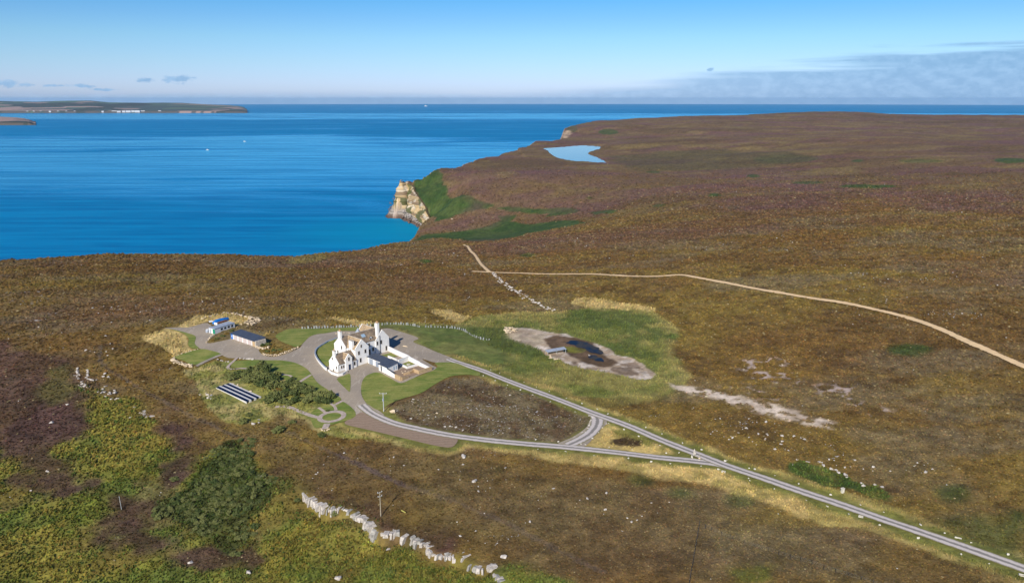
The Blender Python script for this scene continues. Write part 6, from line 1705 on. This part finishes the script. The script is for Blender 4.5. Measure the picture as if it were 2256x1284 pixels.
# the dark thicket on the bracken slope
lo, hi = scrub_w.min(0), scrub_w.max(0); n_ = 0; placed = []
for k in range(9000):
    x, y = random.uniform(lo[0], hi[0]), random.uniform(lo[1], hi[1])
    if poly_sd(np.array([x]), np.array([y]), scrub_w)[0] + (fbm(np.array([x]), np.array([y]), 6, 3, 970)[0] - .5) * 11 < .3: continue
    if fbm(np.array([x]), np.array([y]), 6, 2, 975)[0] < .38: continue
    if any((x - a) ** 2 + (y - b_) ** 2 < 1.25 ** 2 for a, b_ in placed): continue
    placed.append((x, y)); n_ += 1
    if n_ >= 280: break
sx3 = sorted(p[0] for p in placed); sy3 = sorted(p[1] for p in placed)
def thick_where(x, y):
    a_ = 'left' if x < sx3[len(sx3) // 3] else ('right' if x > sx3[2 * len(sx3) // 3] else 'middle')
    b2 = 'upper' if y > sy3[2 * len(sy3) // 3] else ('lower' if y < sy3[len(sy3) // 3] else 'centre')
    return b2 + ' ' + a_
for x, y in placed:
    shrub(x, y, random.uniform(.75, 1.35), (hq := random.choice((.45, .55, .7, .9, 1.3)) * random.uniform(.85, 1.15)), 'w', '%s grey green willow bush in the %s of the thicket on the bracken slope' % ('tall' if hq > 1.1 else 'low' if hq < .6 else 'mid-sized', thick_where(x, y)), 'dark willow bushes of the thicket')

# ------------------------------------------------------------------ far shore with its village, ships and buoys
def far_land(name, prof, d0, d1, label, seed):
    """low headland: (pixel x, skyline pixel y) profile, standing at the forward distance d0..d1"""
    m = 60; n = 240
    xs = np.linspace(prof[0][0], prof[-1][0], n); sk = np.interp(xs, [p[0] for p in prof], [p[1] for p in prof])
    V = []; Cc = []
    for j in range(m):
        f = j / (m - 1); D = d0 + (d1 - d0) * f
        x_ = (xs - W0 / 2) / FPX * D / (math.cos(PITCH) + math.sin(PITCH) * .24)
        dirx, diry, dirz = ray(xs, sk)
        ztop = CZ + dirz / diry * d1
        base = -(x_ ** 2 + D ** 2) / (2 * RE)
        hh = np.maximum(ztop - base, 4)
        edge = sstep(xs, prof[0][0] - 1, prof[0][0]) * (1 - sstep(xs, prof[-1][0] - 8, prof[-1][0]) * .35)
        k_ = np.where(f < .02, -2.0, 14 / np.maximum(hh, 14) + (1 - 14 / np.maximum(hh, 14)) * f ** .8)
        z = base + np.where(f < .02, -20, hh * k_ * edge + (fbm(x_, np.full_like(x_, D), 700, 4, seed) - .5) * 10 * f * (1 - f) * 3)
        xx = x_ * (D / D)
        V.append(np.c_[xx, np.full_like(xx, D), z])
        fld = fbm(xx * .5, np.full_like(xx, D) * .42, 420, 3, seed + 3)
        cellv = _T[((np.floor(xx / 330 + fbm(xx, np.full_like(xx, D), 900, 2, 5) * 3).astype(np.int64) * 7919) ^ (int(D / 190) * 104729)) & 65535]
        c = np.where(cellv[:, None] > .72, c3(.34, .235, .19), np.where(cellv[:, None] > .45, c3(.10, .14, .085), c3(.065, .085, .07)))  # field greens cooled, so some distance haze sits in the colour
        c = np.where((fld > .6)[:, None], c3(.055, .06, .04), c)
        c = np.where(((f < .06) & (fbm(xx, xx * 0, 90, 3, 6) > .4))[:, None] if f < .06 else np.zeros((n, 1), bool), c3(.10, .085, .065), c)
        Cc.append(c)
    V = np.concatenate(V); Cc = np.concatenate(Cc)
    idx = np.arange(m * n).reshape(m, n)
    me = mesh_np(name, V, np.stack([idx[:-1, :-1], idx[:-1, 1:], idx[1:, 1:], idx[1:, :-1]], -1).reshape(-1, 4))
    col_attr(me, 'Col', Cc)
    mt, t = new_mat(name + '_fields')
    b = t.bsdf(**{'Base Color': t.n('ShaderNodeAttribute', attribute_name='Col').outputs['Color'], 'Roughness': .95, 'Specular IOR Level': .1})
    return tag(link(name, me, mt, smooth=True), kind='structure', label=label)
far_land('far_headland', [(-260, 224), (-60, 224), (0, 223), (80, 224.5), (140, 222.5), (200, 222), (240, 226), (320, 227), (360, 226.5), (400, 227), (440, 229.5), (470, 231), (500, 232), (525, 234), (538, 236.5), (543, 239)], 10100, 12400, 'far headland with fields across the bay', 41)
far_land('near_headland', [(-300, 252), (-60, 256), (0, 257.5), (30, 259), (48, 261), (58, 263.5), (66, 266.5), (72, 269)], 5350, 6300, 'low grassy point at the left edge', 47)
m_boat = plain('dull_white_paint', (.50, .50, .51), .7, .1)
m_roofd = plain('far_roof', (.12, .11, .11), .9, .1)
def far_house(px, py, L_, Wd, H_, label, group, mat=m_boat):
    u, y, d = ray(px, py); D = 10160 + random.uniform(0, 60); x = u / y * D
    z = -(x * x + D * D) / (2 * RE) + 21
    e_ = empty('village_building', (x, D, z), random.uniform(-.15, .15), label, 'building', group)
    MB().box(-L_ / 2, L_ / 2, -Wd / 2, Wd / 2, -14, H_).build('wall', mat, e_)
    MB().hexa([(-L_ / 2, -Wd / 2, H_ + .01), (L_ / 2, -Wd / 2, H_ + .01), (L_ / 2, Wd / 2, H_ + .01), (-L_ / 2, Wd / 2, H_ + .01)], [(-L_ / 2, -.3, H_ + 3), (L_ / 2, -.3, H_ + 3), (L_ / 2, .3, H_ + 3), (-L_ / 2, .3, H_ + 3)]).build('roof', m_roofd, e_)
for k, (px, L_, H_) in enumerate(((252, 60, 9), (262, 46, 7), (273, 40, 8), (283, 60, 10), (292, 50, 12), (303, 66, 12), (314, 60, 9))):
    far_house(px, 246, L_, 16, H_, 'long white building in the harbour row on the far shore', 'white harbour buildings on the far shore')
far_house(352, 245.5, 36, 14, 9, 'single white building right of the far harbour row', None)
for px, off in ((75, 0), (90, 0), (110, 2), (128, 0), (146, 1), (226, 3), (60, 1), (165, 0)):
    far_house(px, 245 - off, 26, 12, 6, 'tiny pale house left of the harbour on the far shore', 'small houses left of the far harbour')
def sea_at(px, py, D=None):
    u, y, d = ray(px, py); t_ = (-CZ) / d
    for _ in range(4):
        z = -((u * t_) ** 2 + (y * t_) ** 2) / (2 * RE); t_ = (z - CZ) / d
    return u * t_, y * t_, -((u * t_) ** 2 + (y * t_) ** 2) / (2 * RE)
def ship(px, py, L_, label, cat='ship', ang_=0.0):
    x, y, z = sea_at(px, py); e_ = empty('ship' if cat == 'ship' else 'boat', (x, y, z), ang_, label, cat)
    b_ = L_ * .16
    MB().prism([(-L_ / 2, -b_ / 2), (L_ * .35, -b_ / 2), (L_ / 2, 0), (L_ * .35, b_ / 2), (-L_ / 2, b_ / 2)], -.5, L_ * .13).build('hull', m_boat, e_)
    MB().box(-L_ * .35, L_ * .1, -b_ * .35, b_ * .35, L_ * .13 + .01, L_ * .30).build('cabin', m_boat, e_)
    MB().rod((-L_ * .1, 0, L_ * .30), (-L_ * .1, 0, L_ * .5), L_ * .015).build('mast', m_pole, e_)
ship(938.5, 234.8, 85, 'white ship far out near the horizon')
ship(539, 312.5, 11, 'small pale boat on the paler streaks of the bay', 'boat', .2)
ship(457.5, 331, 10, 'small grey white boat further left in the bay', 'boat', .1)

# ------------------------------------------------------------------ sandstone cliff of the bay: strata, ledges, boulder apron
cl_px = [(951, 488, 9), (943, 478, 15), (937, 467, 20), (936, 457, 24), (930, 448.5, 28), (920, 434, 35), (911, 421, 40), (909, 411, 45), (895, 405, 48), (881, 399, 53), (889, 394, 55)]
cl = np.array([[*Pz(a, b, z), z] for a, b, z in cl_px])
sc_ = np.r_[0, np.cumsum(np.hypot(*np.diff(cl[:, :2], axis=0).T))]
ns = 150; ss = np.linspace(0, sc_[-1] - 9.0, ns)
E_ = np.c_[[np.interp(ss, sc_, cl[:, k]) for k in range(3)]].T
for _ in range(6): E_[1:-1] = (E_[:-2] + 2 * E_[1:-1] + E_[2:]) / 4
T_ = np.gradient(E_[:, :2], axis=0); T_ /= np.linalg.norm(T_, axis=1)[:, None]
Nn_ = np.c_[-T_[:, 1], T_[:, 0]]
if (poly_sd(*(E_[40, :2] + Nn_[40] * 10)[:, None], COAST)[0]) > 0: Nn_ = -Nn_
nv_ = 110; V = np.zeros((ns, nv_, 3)); Cl = np.zeros((ns, nv_, 3))
for j in range(nv_):
    f = j / (nv_ - 1)
    z = np.where(f < .06, E_[:, 2] + .4, E_[:, 2] + .4 - (E_[:, 2] + 2.4) * (f - .06) / .94)
    H_ = np.maximum(E_[:, 2], 6); d_ = E_[:, 2] - z
    face = .72 * H_
    o = np.where(d_ < face, d_ * .30, face * .30 + (d_ - face) * .75)
    lay = fbm(z * 1.0 + ss * .03, np.full(ns, 3.3), 5, 3, 1100, .65)
    rough = (fbm(ss, z * .8, 9, 4, 1110, .6) - .5) * 6.5 + (lay - .5) * 5.0
    butt = (fbm(ss, np.zeros(ns), 22, 2, 1120) - .5) * 9
    o = o + np.where(f < .06, -3.0 + 50 * f, 1.2 + (rough + butt * np.minimum(1, d_ / 10)) * np.minimum(1, d_ / 4) * np.where(d_ < face, 1, .5))
    V[:, j, :2] = E_[:, :2] + Nn_ * o[:, None]; V[:, j, 2] = z
    c = mixc(np.tile(c3(.60, .43, .22), (ns, 1)), np.tile(c3(.20, .14, .09), (ns, 1)), sstep(fbm(z * 1.4 + ss * .05, np.full(ns, 7.), 3.2, 3, 1130, .6), .52, .62) * .85)
    c = mixc(c, np.tile(c3(.70, .60, .46), (ns, 1)), sstep(fbm(ss, z * 2.5, 10, 4, 1140), .52, .66) * .7)
    c = mixc(c, np.tile(c3(.10, .11, .035), (ns, 1)), sstep(fbm(ss, z * 1.5, 20, 3, 1150) + .10 * (d_ > face * .7) * (d_ < face * 1.2), .53, .62) * .9)
    c = mixc(c, np.tile(c3(.36, .31, .26), (ns, 1)) * (.5 + .9 * fbm(ss, z * 3, 3.2, 3, 1160))[:, None], sstep(d_, face * .95, face * 1.1))
    c = mixc(c, np.tile(c3(.13, .085, .06), (ns, 1)) * (.6 + .8 * fbm(ss, z * 3, 3, 3, 1165))[:, None], 1 - sstep(z + (fbm(ss, z, 8, 3, 1170) - .5) * 6, 3.0, 7.5))
    c = mixc(c, np.tile(c3(.11, .085, .04), (ns, 1)), np.full(ns, 1.0 if f < .05 else 0.0))
    Cl[:, j] = c
idx = np.arange(ns * nv_).reshape(ns, nv_)
cme = mesh_np('sea_cliff', V.reshape(-1, 3), np.stack([idx[:-1, :-1], idx[:-1, 1:], idx[1:, 1:], idx[1:, :-1]], -1).reshape(-1, 4))
col_attr(cme, 'Col', Cl.reshape(-1, 3))
mt, t = new_mat('sandstone_cliff')
co = t.n('ShaderNodeTexCoord').outputs['Object']
kk = t.math('ADD', .38, t.math('MULTIPLY', t.noise(t.mapping(co, (.16, .16, 1.5)), 1.0, 5.0, .75), .85))
b = t.bsdf(**{'Base Color': t.mix(1.0, t.n('ShaderNodeAttribute', attribute_name='Col').outputs['Color'], t.n('ShaderNodeCombineColor', i={0: kk, 1: kk, 2: kk}).outputs[0], 'MULTIPLY'), 'Roughness': .95, 'Specular IOR Level': .1})
tag(link('sea_cliff', cme, mt), kind='structure', label='layered tan sandstone cliff above the bay')
m_wet = plain('brown_shore_rock', (.17, .11, .08), .8, .4, .4)
m_apron = plain('grey_shore_rock', (.40, .36, .32), .9, .4, .3, c2=(.24, .20, .17))
SH = [hull_rock('shore_boulder', 90 + s, 1.0, .8, .6, m_apron, 12) for s in range(4)]
SHD = [hull_rock('shore_boulder', 95 + s, 1.0, .8, .5, m_wet, 12) for s in range(4)]
for k in range(190):
    i = random.randrange(4, ns - 6); H_ = max(6, E_[i, 2]); f = random.random(); big = random.random() < .4
    o = .72 * H_ * .30 + f * .28 * H_ * .75 + 2 + random.uniform(0, 5)
    x, y = E_[i, :2] + Nn_[i] * o; low = f > .55
    put('shore_boulder', random.choice(SHD if low else SH), float(x), float(y), random.uniform(2.8, 4.4) if big else random.uniform(1.4, 2.6), None, ('large ' if big else 'small ') + ('dark wet boulder at the waterline under the %s of the sea cliff' if low else 'grey boulder on the apron under the %s of the sea cliff') % ('near end' if i < 50 else 'middle' if i < 100 else 'outer end'), 'boulder', 'boulders along the foot of the sea cliff', z=max(-.5, .28 * H_ * (1 - f)) )
for k in range(26):
    a, b2 = sea_at(random.uniform(856, 880), random.uniform(432, 470))[:2]
    put('shore_boulder', random.choice(SHD), a, b2, random.uniform(2, 5), None, 'dark skerry rock in the sea off the cliff point', 'rock', 'skerry rocks off the cliff point', z=-.4)
